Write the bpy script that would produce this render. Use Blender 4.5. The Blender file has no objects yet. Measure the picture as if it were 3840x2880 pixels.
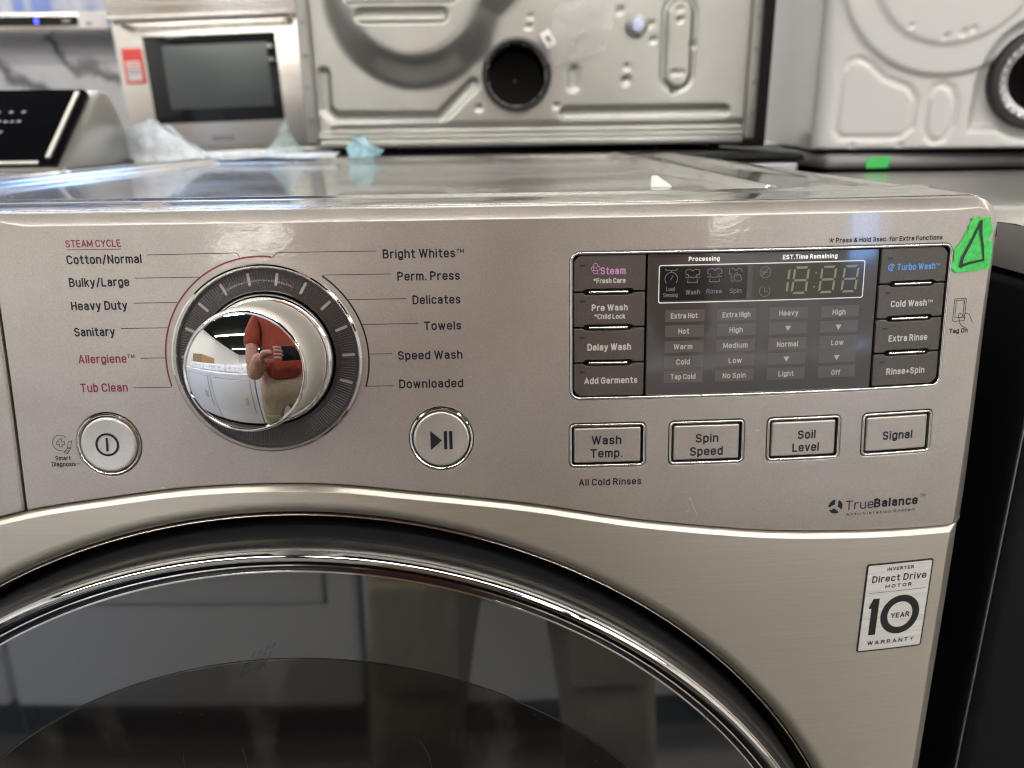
import bpy, bmesh, math, random
import numpy as np
from mathutils import Vector, Matrix
from mathutils.geometry import delaunay_2d_cdt

PI = math.pi
sc = bpy.context.scene
col = sc.collection
random.seed(4)
rng = np.random.RandomState(7)

# ------------------------------------------------------------------ camera
# world: metres, x right along the front of the machine, y into the row, z up; z = 0 is near the top of the door
cam_d = bpy.data.cameras.new('camera')
cam = bpy.data.objects.new('camera', cam_d)
col.objects.link(cam)
sc.camera = cam
cam.location = (0.10711, -0.33537, 0.18470)
Rc = Matrix(((0.99983096, 0.01663923, -0.00782263), (-0.01258357, 0.30905446, -0.95096109), (-0.01340565, 0.95089877, 0.3092116)))
cam.rotation_euler = Rc.to_euler('XYZ')
cam_d.sensor_width = 36.0
cam_d.lens = 2938.94 / 3840 * 36
cam_d.clip_start = 0.002
cam_d.clip_end = 60
cam_d.dof.use_dof = True
cam_d.dof.focus_distance = 0.364
cam_d.dof.aperture_fstop = 9.0

# ------------------------------------------------------------------ world, exposure
world = bpy.data.worlds.new('World')
sc.world = world
world.use_nodes = True
world.node_tree.nodes['Background'].inputs[0].default_value = (0.9, 0.95, 1.0, 1)
world.node_tree.nodes['Background'].inputs[1].default_value = 0.05
sc.view_settings.view_transform = 'Standard'
sc.view_settings.look = 'None'
sc.view_settings.exposure = 0.10
sc.view_settings.gamma = 1.0
sc.render.engine = 'CYCLES'
sc.cycles.use_denoising = True
sc.cycles.filter_width = 1.15
sc.cycles.max_bounces = 10
sc.cycles.glossy_bounces = 6
sc.cycles.transparent_max_bounces = 12
sc.cycles.caustics_reflective = False
sc.cycles.caustics_refractive = False
sc.cycles.sample_clamp_indirect = 6.0
TUBE = 34.0          # radiance of the ceiling tubes
GLOW = (1.0, 0.968, 0.915)

# ------------------------------------------------------------------ materials
MATS = {}
def mat(name, base=(.5, .5, .5), rough=.5, metal=0., ior=1.5, coat=0., coat_rough=.03, emit=None, estr=0., aniso=0., alpha=1., trans=0.):
    m = bpy.data.materials.new(name)
    m.use_nodes = True
    b = m.node_tree.nodes['Principled BSDF']
    b.inputs['Base Color'].default_value = (*base, 1)
    b.inputs['Roughness'].default_value = rough
    b.inputs['Metallic'].default_value = metal
    b.inputs['IOR'].default_value = ior
    b.inputs['Coat Weight'].default_value = coat
    b.inputs['Coat Roughness'].default_value = coat_rough
    b.inputs['Anisotropic'].default_value = aniso
    b.inputs['Alpha'].default_value = alpha
    b.inputs['Transmission Weight'].default_value = trans
    if emit:
        b.inputs['Emission Color'].default_value = (*emit, 1)
        b.inputs['Emission Strength'].default_value = estr
    MATS[name] = m
    return m

def nd(m, t, **kw):
    n = m.node_tree.nodes.new(t)
    for k, v in kw.items():
        setattr(n, k, v)
    return n
def lk(m, a, b):
    m.node_tree.links.new(a, b)
def bsdf(m):
    return m.node_tree.nodes['Principled BSDF']
def coords(m, scale=(1, 1, 1), rot=(0, 0, 0)):
    tc = nd(m, 'ShaderNodeTexCoord')
    mp = nd(m, 'ShaderNodeMapping')
    mp.inputs['Scale'].default_value = scale
    mp.inputs['Rotation'].default_value = rot
    lk(m, tc.outputs['Object'], mp.inputs['Vector'])
    return mp.outputs['Vector']
def noise(m, vec, scale, detail=3, rough=.5):
    n = nd(m, 'ShaderNodeTexNoise')
    n.inputs['Scale'].default_value = scale
    n.inputs['Detail'].default_value = detail
    n.inputs['Roughness'].default_value = rough
    lk(m, vec, n.inputs['Vector'])
    return n.outputs['Fac']
def ramp(m, fac, stops):
    r = nd(m, 'ShaderNodeValToRGB')
    cr = r.color_ramp
    while len(cr.elements) < len(stops):
        cr.elements.new(.5)
    for e, (p, c) in zip(cr.elements, stops):
        e.position = p
        e.color = (*c, 1) if len(c) == 3 else c
    lk(m, fac, r.inputs['Fac'])
    return r.outputs['Color']
def bump(m, fac, strength, dist, sock='Normal'):
    b = nd(m, 'ShaderNodeBump')
    b.inputs['Strength'].default_value = strength
    b.inputs['Distance'].default_value = dist
    lk(m, fac, b.inputs['Height'])
    lk(m, b.outputs['Normal'], bsdf(m).inputs[sock])
    return b
def mul(c, k):
    return tuple(x * k for x in c)

# champagne metallic paint of the control panel: flakes, faint orange peel in the clear coat, light dirt
PAINT = (.475, .437, .398)
m = mat('champagne_paint', PAINT, .40, .72, coat=.8, coat_rough=.05)
v = coords(m)
lk(m, ramp(m, noise(m, v, 1500, 2, .7), [(.3, mul(PAINT, .90)), (.7, mul(PAINT, 1.10))]), bsdf(m).inputs['Base Color'])
_mx = nd(m, 'ShaderNodeMix', data_type='RGBA', blend_type='MULTIPLY')
_mx.inputs[0].default_value = 1.0
lk(m, bsdf(m).inputs['Base Color'].links[0].from_socket, _mx.inputs[6])
lk(m, ramp(m, noise(m, v, 22, 5, .65), [(.30, (.93, .925, .92)), (.62, (1.02, 1.02, 1.02))]), _mx.inputs[7])
lk(m, _mx.outputs[2], bsdf(m).inputs['Base Color'])
bump(m, noise(m, v, 900, 2), .09, .0004)
bump(m, noise(m, v, 330, 3, .6), .09, .0004, 'Coat Normal')
lk(m, ramp(m, noise(m, v, 14, 4), [(.3, (.36,) * 3), (.7, (.45,) * 3)]), bsdf(m).inputs['Roughness'])

# brushed stainless sheet: long fine horizontal strokes
STEEL = (.61, .575, .495)
m = mat('brushed_steel', STEEL, .30, .82, aniso=.6)
v = coords(m, (9, 60, 2600))
n1 = noise(m, v, 1.0, 5, .62)
lk(m, ramp(m, n1, [(.25, mul(STEEL, .89)), (.75, mul(STEEL, 1.08))]), bsdf(m).inputs['Base Color'])
lk(m, ramp(m, n1, [(.2, (.31,) * 3), (.8, (.41,) * 3)]), bsdf(m).inputs['Roughness'])
bump(m, n1, .03, .0002)
tg = nd(m, 'ShaderNodeCombineXYZ')
tg.inputs[0].default_value = 1.0; bsdf(m).inputs['Anisotropic Rotation'].default_value = .25
lk(m, tg.outputs[0], bsdf(m).inputs['Tangent'])

mat('chrome', (.86, .86, .85), .05, 1.0)
m = mat('worn_chrome', (.80, .80, .78), .08, 1.0)
v = coords(m)
lk(m, ramp(m, noise(m, v, 120, 3, .6), [(.4, (.04,) * 3), (.8, (.12,) * 3)]), bsdf(m).inputs['Roughness'])
mat('mirror_chrome', (.90, .90, .89), .012, 1.0)
m = mat('pearl_chrome', (.84, .81, .74), .42, .65)
m = mat('button_silver', (.66, .64, .60), .34, .75, coat=.3, coat_rough=.12)
v = coords(m)
lk(m, ramp(m, noise(m, v, 1800, 2), [(.3, (.61, .59, .555)), (.7, (.71, .69, .65))]), bsdf(m).inputs['Base Color'])
m = mat('black_gap', (.008, .008, .009), .45)
m = mat('black_plastic', (.008, .008, .009), .62, ior=1.35)
v = coords(m)
# lint and dust specks caught in the door recess
dust = ramp(m, noise(m, v, 420, 2, .6), [(.70, (0, 0, 0)), (.78, (1, 1, 1))])
mx = nd(m, 'ShaderNodeMix', data_type='RGBA')
lk(m, dust, mx.inputs[0])
mx.inputs[6].default_value = (.007, .007, .008, 1)
mx.inputs[7].default_value = (.075, .07, .062, 1)
lk(m, mx.outputs[2], bsdf(m).inputs['Base Color'])
m = mat('brown_key', (.085, .073, .062), .34, .25, coat=.2, coat_rough=.15)
v = coords(m)
lk(m, ramp(m, noise(m, v, 1400, 2), [(.3, (.074, .064, .055)), (.7, (.100, .086, .074))]), bsdf(m).inputs['Base Color'])
mat('led_slot', (.02, .018, .017), .3)
m = mat('dial_brown', (.034, .028, .026), .32, .2, coat=.3, coat_rough=.05)
mat('dial_rib', (.062, .053, .050), .35, .3)
mat('tick_grey', (.32, .29, .27), .4, .2)
mat('display_glass', (.052, .047, .044), .07, 0, ior=1.62, coat=.3, coat_rough=.02)
mat('display_row', (.092, .084, .080), .12, 0, ior=1.55)
mat('lcd_black', (.012, .013, .015), .10, 0, ior=1.5)
mat('lcd_olive', (.040, .040, .030), .10, 0, ior=1.5)
mat('lcd_segment', (.22, .20, .13), .4)
mat('icon_dim', (.17, .165, .16), .4)
mat('print_dark', (.012, .014, .020), .5, ior=1.35)
mat('print_red', (.20, .020, .055), .5)
mat('print_white', (.88, .88, .86), .4)
mat('print_light', (.52, .51, .48), .4)
mat('print_grey', (.40, .385, .37), .4)
mat('print_violet', (.50, .24, .46), .4)
mat('print_blue', (.10, .30, .62), .4)
m = mat('badge_foil', (.80, .79, .77), .42, .35)
v = coords(m, (30, 10, 1200))
lk(m, ramp(m, noise(m, v, 1.0, 3), [(.3, (.70, .69, .67)), (.7, (.90, .89, .87))]), bsdf(m).inputs['Base Color'])
mat('badge_black', (.012, .012, .014), .4)
m = mat('tape_green', (.055, .52, .10), .75)
v = coords(m)
tn = noise(m, v, 330, 3, .7)
lk(m, ramp(m, tn, [(.3, (.040, .43, .075)), (.7, (.085, .61, .14))]), bsdf(m).inputs['Base Color'])
bump(m, tn, .4, .0004)
mat('marker_ink', (.008, .030, .010), .6)
m = mat('top_metal', (.42, .40, .37), .18, .8, coat=.5, coat_rough=.04)
v = coords(m, (1, 1, 1))
lk(m, ramp(m, noise(m, v, 11, 5, .6), [(.35, (.14,) * 3), (.7, (.30,) * 3)]), bsdf(m).inputs['Roughness'])
m = mat('door_glass', (.015, .019, .023), .035, 0, ior=3.0)
m = mat('door_bowl', (.009, .0085, .0085), .05, 0, ior=1.85)
v = coords(m, (1, 1, .45), (0, .5, 0))
sm = ramp(m, noise(m, v, 26, 5, .65), [(.52, (.008, .0075, .0075)), (.80, (.055, .050, .043))])
lk(m, sm, bsdf(m).inputs['Base Color'])
mat('scratch_white', (.62, .60, .57), .5)
mat('galvanised', (.42, .41, .38), .34, .75)
m = MATS['galvanised']
v = coords(m)
lk(m, ramp(m, noise(m, v, 9, 4), [(.3, (.38, .375, .345)), (.7, (.46, .455, .425))]), bsdf(m).inputs['Base Color'])
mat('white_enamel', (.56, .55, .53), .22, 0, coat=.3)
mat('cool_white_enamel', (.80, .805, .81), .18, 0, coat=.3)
mat('rubber_black', (.008, .008, .009), .5)
mat('grey_steel', (.30, .30, .305), .30, .8)
mat('stainless', (.60, .575, .53), .30, .85)
mat('stainless_bright', (.74, .70, .64), .22, .9)
mat('oven_glass', (.010, .011, .013), .06, 0, ior=1.5)
mat('oven_inner', (.085, .10, .10), .25)
mat('tag_red', (.78, .06, .05), .5)
mat('tag_white', (.85, .80, .78), .5)
mat('paper_white', (.86, .85, .80), .6)
mat('cardboard_brown', (.36, .22, .19), .7)
mat('black_gloss', (.003, .003, .004), .10, 0, ior=1.5)
mat('console_print', (.20, .20, .22), .5)
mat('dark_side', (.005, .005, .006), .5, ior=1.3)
mat('led_blue', (.05, .05, .9), .4, emit=(.10, .12, 1.0), estr=2.5)
m = mat('skin', (.50, .26, .18), .5)
lk(m, ramp(m, noise(m, coords(m), 40, 4, .6), [(.3, (.42, .19, .12)), (.7, (.56, .31, .22))]), bsdf(m).inputs['Base Color'])
bump(m, noise(m, coords(m), 55, 4, .6), .5, .01)
mat('shirt_rust', (.33, .050, .022), .8)
m = MATS['shirt_rust']; bump(m, noise(m, coords(m, (1, 1, .5)), 11, 3, .55), .9, .05)
mat('trousers_khaki', (.30, .24, .155), .85)
m = MATS['trousers_khaki']; bump(m, noise(m, coords(m, (1, 1, .6)), 9, 3, .55), .9, .05)
mat('hair_grey', (.10, .08, .07), .7)
mat('shoe_dark', (.03, .028, .025), .6)
mat('phone_black', (.01, .01, .012), .2)
mat('wood_brown', (.28, .17, .08), .6)
m = mat('film_blue', (.36, .47, .86), .25)
v = coords(m, (9, 1, 1.2), (0, .25, 0))
lk(m, ramp(m, noise(m, v, 1.7, 3), [(.42, (.30, .42, .86)), (.50, (.62, .66, .84)), (.62, (.80, .82, .93))]), bsdf(m).inputs['Base Color'])
m = mat('marble', (.55, .54, .56), .35)
v = coords(m, (1, 1, 1))
w = nd(m, 'ShaderNodeTexWave', wave_type='BANDS', bands_direction='DIAGONAL')
w.inputs['Scale'].default_value = 2.3
w.inputs['Distortion'].default_value = 9
w.inputs['Detail'].default_value = 4
w.inputs['Detail Scale'].default_value = 1.6
lk(m, v, w.inputs['Vector'])
lk(m, ramp(m, w.outputs['Fac'], [(.0, (.12, .12, .13)), (.09, (.30, .30, .32)), (.22, (.54, .535, .56)), (1, (.58, .575, .60))]), bsdf(m).inputs['Base Color'])
m = mat('floor_vinyl', (.13, .12, .115), .35)
v = coords(m)
lk(m, ramp(m, noise(m, v, 5, 6, .7), [(.3, (.14, .125, .112)), (.7, (.22, .20, .18))]), bsdf(m).inputs['Base Color'])
mat('wall_white', (.80, .79, .76), .8)
mat('ceiling_black', (.004, .004, .0045), .9, ior=1.2)
mat('tube', (1, 1, 1), .5, emit=GLOW, estr=TUBE)
mat('window_glow', (.3, .5, .8), .3, emit=(.25, .48, 1.0), estr=9.0)
mat('band_grey', (.055, .052, .050), .26, .8)
mat('lip_silver', (.66, .62, .55), .22, 1.0)
m = mat('silver_wrap', (.60, .58, .54), .30, .7, coat=.5, coat_rough=.08)
mat('soft_grey', (.22, .215, .21), .45, .2)
# crumpled clear film
def film(name, tint, a):
    m = mat(name, tint, .12, 0, ior=1.5)
    v = coords(m)
    f = noise(m, v, 28, 5, .7)
    lk(m, ramp(m, f, [(.3, (a * .6,) * 3), (.7, (min(1, a * 1.35),) * 3)]), bsdf(m).inputs['Alpha'])
    bump(m, f, .35, .01)
film('film_clear', (.82, .90, .97), .78)
film('film_cyan', (.45, .78, .88), .62)
film('film_teal', (.52, .68, .68), .42)
film('film_thin', (.78, .77, .74), .28)

# ------------------------------------------------------------------ building helpers
ORG = {}          # world origin of every object that can be a parent
def tag(o, label=None, cat=None, group=None, kind=None):
    for k, v in (('label', label), ('category', cat), ('group', group), ('kind', kind)):
        if v:
            o[k] = v
    return o
def empty(name, loc, label, cat, group=None):
    o = bpy.data.objects.new(name, None)
    o.empty_display_size = .05
    o.location = loc
    col.objects.link(o)
    ORG[o.name] = Vector(loc)
    return tag(o, label, cat, group)
def link(o, origin, parent):
    origin = Vector(origin)
    if parent is not None:
        o.parent = parent
        o.location = origin - ORG[parent.name]
    else:
        o.location = origin
    col.objects.link(o)
    ORG[o.name] = origin
    return o
def mk(name, verts, faces, m, parent=None, smooth=True, normals=None, label=None, sharp=None, **kw):
    """verts in world metres -> one mesh object whose origin is its centre"""
    V = np.asarray(verts, float).reshape(-1, 3)
    c = (V.min(0) + V.max(0)) / 2
    me = bpy.data.meshes.new(name)
    me.from_pydata((V - c).tolist(), [], [tuple(f) for f in faces])
    me.materials.append(MATS[m])
    if smooth:
        me.polygons.foreach_set('use_smooth', [True] * len(me.polygons))
    me.update()
    if normals is not None:
        me.normals_split_custom_set_from_vertices([tuple(n) for n in normals])
    elif sharp:
        me.set_sharp_from_angle(angle=math.radians(sharp))
    o = bpy.data.objects.new(name, me)
    link(o, c, parent)
    return tag(o, label, **kw)

# --- the machine's own frame (millimetres; leans back 1.5 degrees) -> world metres
TL = math.radians(-1.5)
MX = np.array([[1, 0, 0], [0, math.cos(TL), -math.sin(TL)], [0, math.sin(TL), math.cos(TL)]]) * .001
def W(p):
    return np.asarray(p, float) @ MX.T
def softp(z):
    return 12. * np.logaddexp(0, z / 12.)
def sy(x, z):
    """depth of the bowed front at x, z (mm): the control panel leans back above the seam"""
    x = np.asarray(x, float); z = np.asarray(z, float); s = softp(z)
    return .018082e-3 * x**2 + 1.1993e-9 * x**4 + .146515 * s - .29042e-3 * s**2
def sn(x, z):
    x = np.asarray(x, float); z = np.asarray(z, float)
    gx = (sy(x + .5, z) - sy(x - .5, z)); gz = (sy(x, z + .5) - sy(x, z - .5))
    n = np.stack([gx, -np.ones_like(gx), gz], -1)
    return n / np.linalg.norm(n, axis=-1, keepdims=True)
def F(x, z, off=0):
    """point on the front at x, z (mm), off mm proud of it"""
    x = np.asarray(x, float); z = np.asarray(z, float)
    p = np.stack([x, sy(x, z), z], -1)
    return p + sn(x, z) * np.asarray(off, float)[..., None] if np.ndim(off) else p + sn(x, z) * off

def rrect(x0, x1, z0, z1, r, n=6):
    pts = []
    for cx, cz, a0 in ((x1 - r, z1 - r, 0), (x0 + r, z1 - r, 90), (x0 + r, z0 + r, 180), (x1 - r, z0 + r, 270)):
        for i in range(n + 1):
            a = math.radians(a0 + 90 * i / n)
            pts.append((cx + r * math.cos(a), cz + r * math.sin(a)))
    return pts
def circ(cx, cz, r, n=96):
    return [(cx + r * math.cos(2 * PI * i / n), cz + r * math.sin(2 * PI * i / n)) for i in range(n)]
def subdiv(pts, step):
    out = []
    n = len(pts)
    for i in range(n):
        a = np.array(pts[i]); b = np.array(pts[(i + 1) % n])
        k = max(1, int(np.ceil(np.linalg.norm(b - a) / step)))
        for j in range(k):
            out.append(tuple(a + (b - a) * j / k))
    return out
def norm2(pts):
    """inward 2D normals of a CCW loop"""
    P = np.array(pts)
    e = np.roll(P, -1, 0) - P
    e /= np.linalg.norm(e, axis=1, keepdims=True) + 1e-12
    t = e + np.roll(e, 1, 0)
    t /= np.linalg.norm(t, axis=1, keepdims=True) + 1e-12
    n = np.stack([-t[:, 1], t[:, 0]], 1)
    k = 1 / np.maximum(.5, (n * np.stack([-e[:, 1], e[:, 0]], 1)).sum(1))
    return n, k
def inside(P, loop):
    L = np.array(loop)
    x, z = P[:, 0][:, None], P[:, 1][:, None]
    x1, z1 = L[:, 0][None], L[:, 1][None]
    x2, z2 = np.roll(L[:, 0], -1)[None], np.roll(L[:, 1], -1)[None]
    c = ((z1 > z) != (z2 > z)) & (x < (x2 - x1) * (z - z1) / (z2 - z1 + 1e-15) + x1)
    return c.sum(1) % 2 == 1

CH = [(1, 0, 0), (.975, .004, 8), (.93, .025, 25), (.88, .065, 37), (.70, .21, 41), (.45, .44, 44), (.22, .67, 47), (.13, .77, 56), (.05, .88, 72), (0, 1, 88)]
def shell(name, outer, r_out, depth, m, parent=None, holes=(), off=0., grid=9., nth=5, hdepth=6., chamfer=False, vecs=None, **kw):
    """sheet over the bowed front, bounded by a CCW loop (rounded over by r_out, wall of depth mm behind) with holes [(ccw loop, r)]"""
    V, N, Fc = [], [], []
    inner = []
    def add(x, z, o, yy, nn):
        p = F(x, z, o); p = p + np.array([0, 1, 0]) * np.asarray(yy)[..., None]
        i0 = len(V)
        V.extend(list(W(p))); N.extend(list(nn @ (MX.T * 1000)))
        return i0
    loops = [(outer, r_out, False, depth)] + [(h[0], h[1], True, h[2] if len(h) > 2 else hdepth) for h in holes]
    for pts, r, hole, dep in loops:
        P = np.array(pts); n2, k = norm2(pts)
        if hole:
            n2 = -n2
        r = np.broadcast_to(np.asarray(r, float), (len(P),))
        n = len(P); prev = None
        for j in range((len(CH) if chamfer and not hole else nth + 1)):
            if chamfer and not hole:
                fd, fy, ft = CH[j]
                th = math.radians(ft); d = r * fd; yy = r * fy
            else:
                th = PI / 2 * j / nth
                d = r * (1 - math.sin(th)); yy = r * (1 - math.cos(th))
            Q = P + (vecs * CH[j][0] if vecs is not None and not hole else n2 * (d * k)[:, None])
            ns = sn(Q[:, 0], Q[:, 1])
            o3 = np.stack([-n2[:, 0], np.zeros(n), -n2[:, 1]], 1)
            nn = math.cos(th) * ns + math.sin(th) * o3
            i0 = add(Q[:, 0], Q[:, 1], off, yy, nn)
            if prev is not None:
                for i in range(n):
                    a, b = prev + i, prev + (i + 1) % n
                    c, d_ = i0 + (i + 1) % n, i0 + i
                    Fc.append((a, d_, c, b) if not hole else (a, b, c, d_))
            else:
                inner.append((Q, i0))
            prev = i0
        a0 = add(P[:, 0], P[:, 1], off, r, o3)
        a1 = add(P[:, 0], P[:, 1], off, r + dep, o3)
        for i in range(n):
            a, b, c, d_ = a0 + i, a0 + (i + 1) % n, a1 + (i + 1) % n, a1 + i
            Fc.append((a, d_, c, b) if not hole else (a, b, c, d_))
    pts2, ids, edges = [], [], []
    for Q, i0 in inner:
        b = len(pts2)
        for i in range(len(Q)):
            pts2.append(tuple(Q[i])); ids.append(i0 + i); edges.append((b + i, b + (i + 1) % len(Q)))
    Qo = inner[0][0]
    gx = np.arange(Qo[:, 0].min() + grid / 2, Qo[:, 0].max(), grid)
    gz = np.arange(Qo[:, 1].min() + grid / 2, Qo[:, 1].max(), grid)
    if len(gx) and len(gz):
        G = np.stack(np.meshgrid(gx, gz), -1).reshape(-1, 2)
        ok = inside(G, Qo)
        for Q, _ in inner[1:]:
            ok &= ~inside(G, Q)
        A = np.array(pts2)
        G = G[ok]
        if len(G):
            dm = np.sqrt(((G[:, None] - A[None])**2).sum(2)).min(1)
            G = G[dm > grid * .3]
        if len(G):
            i0 = add(G[:, 0], G[:, 1], off, np.zeros(len(G)), sn(G[:, 0], G[:, 1]))
            for i in range(len(G)):
                pts2.append(tuple(G[i])); ids.append(i0 + i)
    r = delaunay_2d_cdt([Vector(p) for p in pts2], edges, [], 0, 1e-7)
    cv, cf, orig = r[0], r[2], r[3]
    C = np.array([[sum(cv[i][0] for i in f) / len(f), sum(cv[i][1] for i in f) / len(f)] for f in cf])
    ok = inside(C, Qo)
    for Q, _ in inner[1:]:
        ok &= ~inside(C, Q)
    for f, k_ in zip(cf, ok):
        if k_:
            t = [orig[i][0] if orig[i] else -1 for i in f]
            if min(t) < 0:
                continue
            t = [ids[i] for i in t]
            a, b, c = (np.array([cv[f[q]][0], cv[f[q]][1]]) for q in range(3))
            if (b[0] - a[0]) * (c[1] - a[1]) - (b[1] - a[1]) * (c[0] - a[0]) < 0:
                t = t[::-1]
            Fc.append(tuple(t))
    return mk(name, V, Fc, m, parent, normals=N, **kw)

def band(name, pts, prof, m, parent=None, closed=True, smooth=True, **kw):
    """moulding swept along a CCW loop on the front; prof = [(inset, proud)]"""
    n2, k = norm2(pts)
    P = np.array(pts); n = len(P); V, Fc = [], []
    for o, h in prof:
        Q = P + n2 * (o * k)[:, None]
        V.extend(list(W(F(Q[:, 0], Q[:, 1], h))))
    for j in range(len(prof) - 1):
        for i in range(n if closed else n - 1):
            a = j * n + i; b = j * n + (i + 1) % n
            Fc.append((a, b, b + n, a + n))
    return mk(name, V, Fc, m, parent, smooth=smooth, **kw)
def half_round(w, h, base=-1.0, n=8):
    return [(0, base)] + [(w / 2 - w / 2 * math.cos(PI * i / n), h * math.sin(PI * i / n)) for i in range(n + 1)] + [(w, base)]

def strokes(name, lines, w, m, parent, off=.10, label=None, **kw):
    """printed line work; lines = [(pts, closed)]"""
    V, Fc = [], []
    for pts, closed in lines:
        P = np.array(pts, float)
        n = len(P)
        nx = np.roll(P, -1, 0) - P; pv = P - np.roll(P, 1, 0)
        if not closed:
            nx[-1] = pv[-1]; pv[0] = nx[0]
        nx /= np.linalg.norm(nx, axis=1, keepdims=True) + 1e-9
        pv /= np.linalg.norm(pv, axis=1, keepdims=True) + 1e-9
        t = nx + pv; t /= np.linalg.norm(t, axis=1, keepdims=True) + 1e-9
        nn = np.stack([-t[:, 1], t[:, 0]], 1)
        k = 1 / np.maximum(.45, (nn * np.stack([-nx[:, 1], nx[:, 0]], 1)).sum(1))
        ww = np.broadcast_to(np.asarray(w, float), (n,))
        A = P + nn * (k * ww / 2)[:, None]; B = P - nn * (k * ww / 2)[:, None]
        i0 = len(V)
        V.extend(list(W(F(A[:, 0], A[:, 1], off)))); V.extend(list(W(F(B[:, 0], B[:, 1], off))))
        for i in range(n if closed else n - 1):
            j = (i + 1) % n
            Fc.append((i0 + i, i0 + n + i, i0 + n + j, i0 + j))
    return mk(name, V, Fc, m, parent, smooth=False, label=label, **kw)
def arc(cx, cz, r, a0, a1, n=24):
    return [(cx + r * math.cos(math.radians(a0 + (a1 - a0) * i / n)), cz + r * math.sin(math.radians(a0 + (a1 - a0) * i / n))) for i in range(n + 1)]
def polys(name, plist, m, parent, off=.10, label=None):
    V, Fc = [], []
    for pts in plist:
        i0 = len(V)
        P = np.array(pts, float)
        V.extend(list(W(F(P[:, 0], P[:, 1], off))))
        Fc.append(tuple(range(i0, i0 + len(P))))
    return mk(name, V, Fc, m, parent, smooth=False, label=label)

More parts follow.
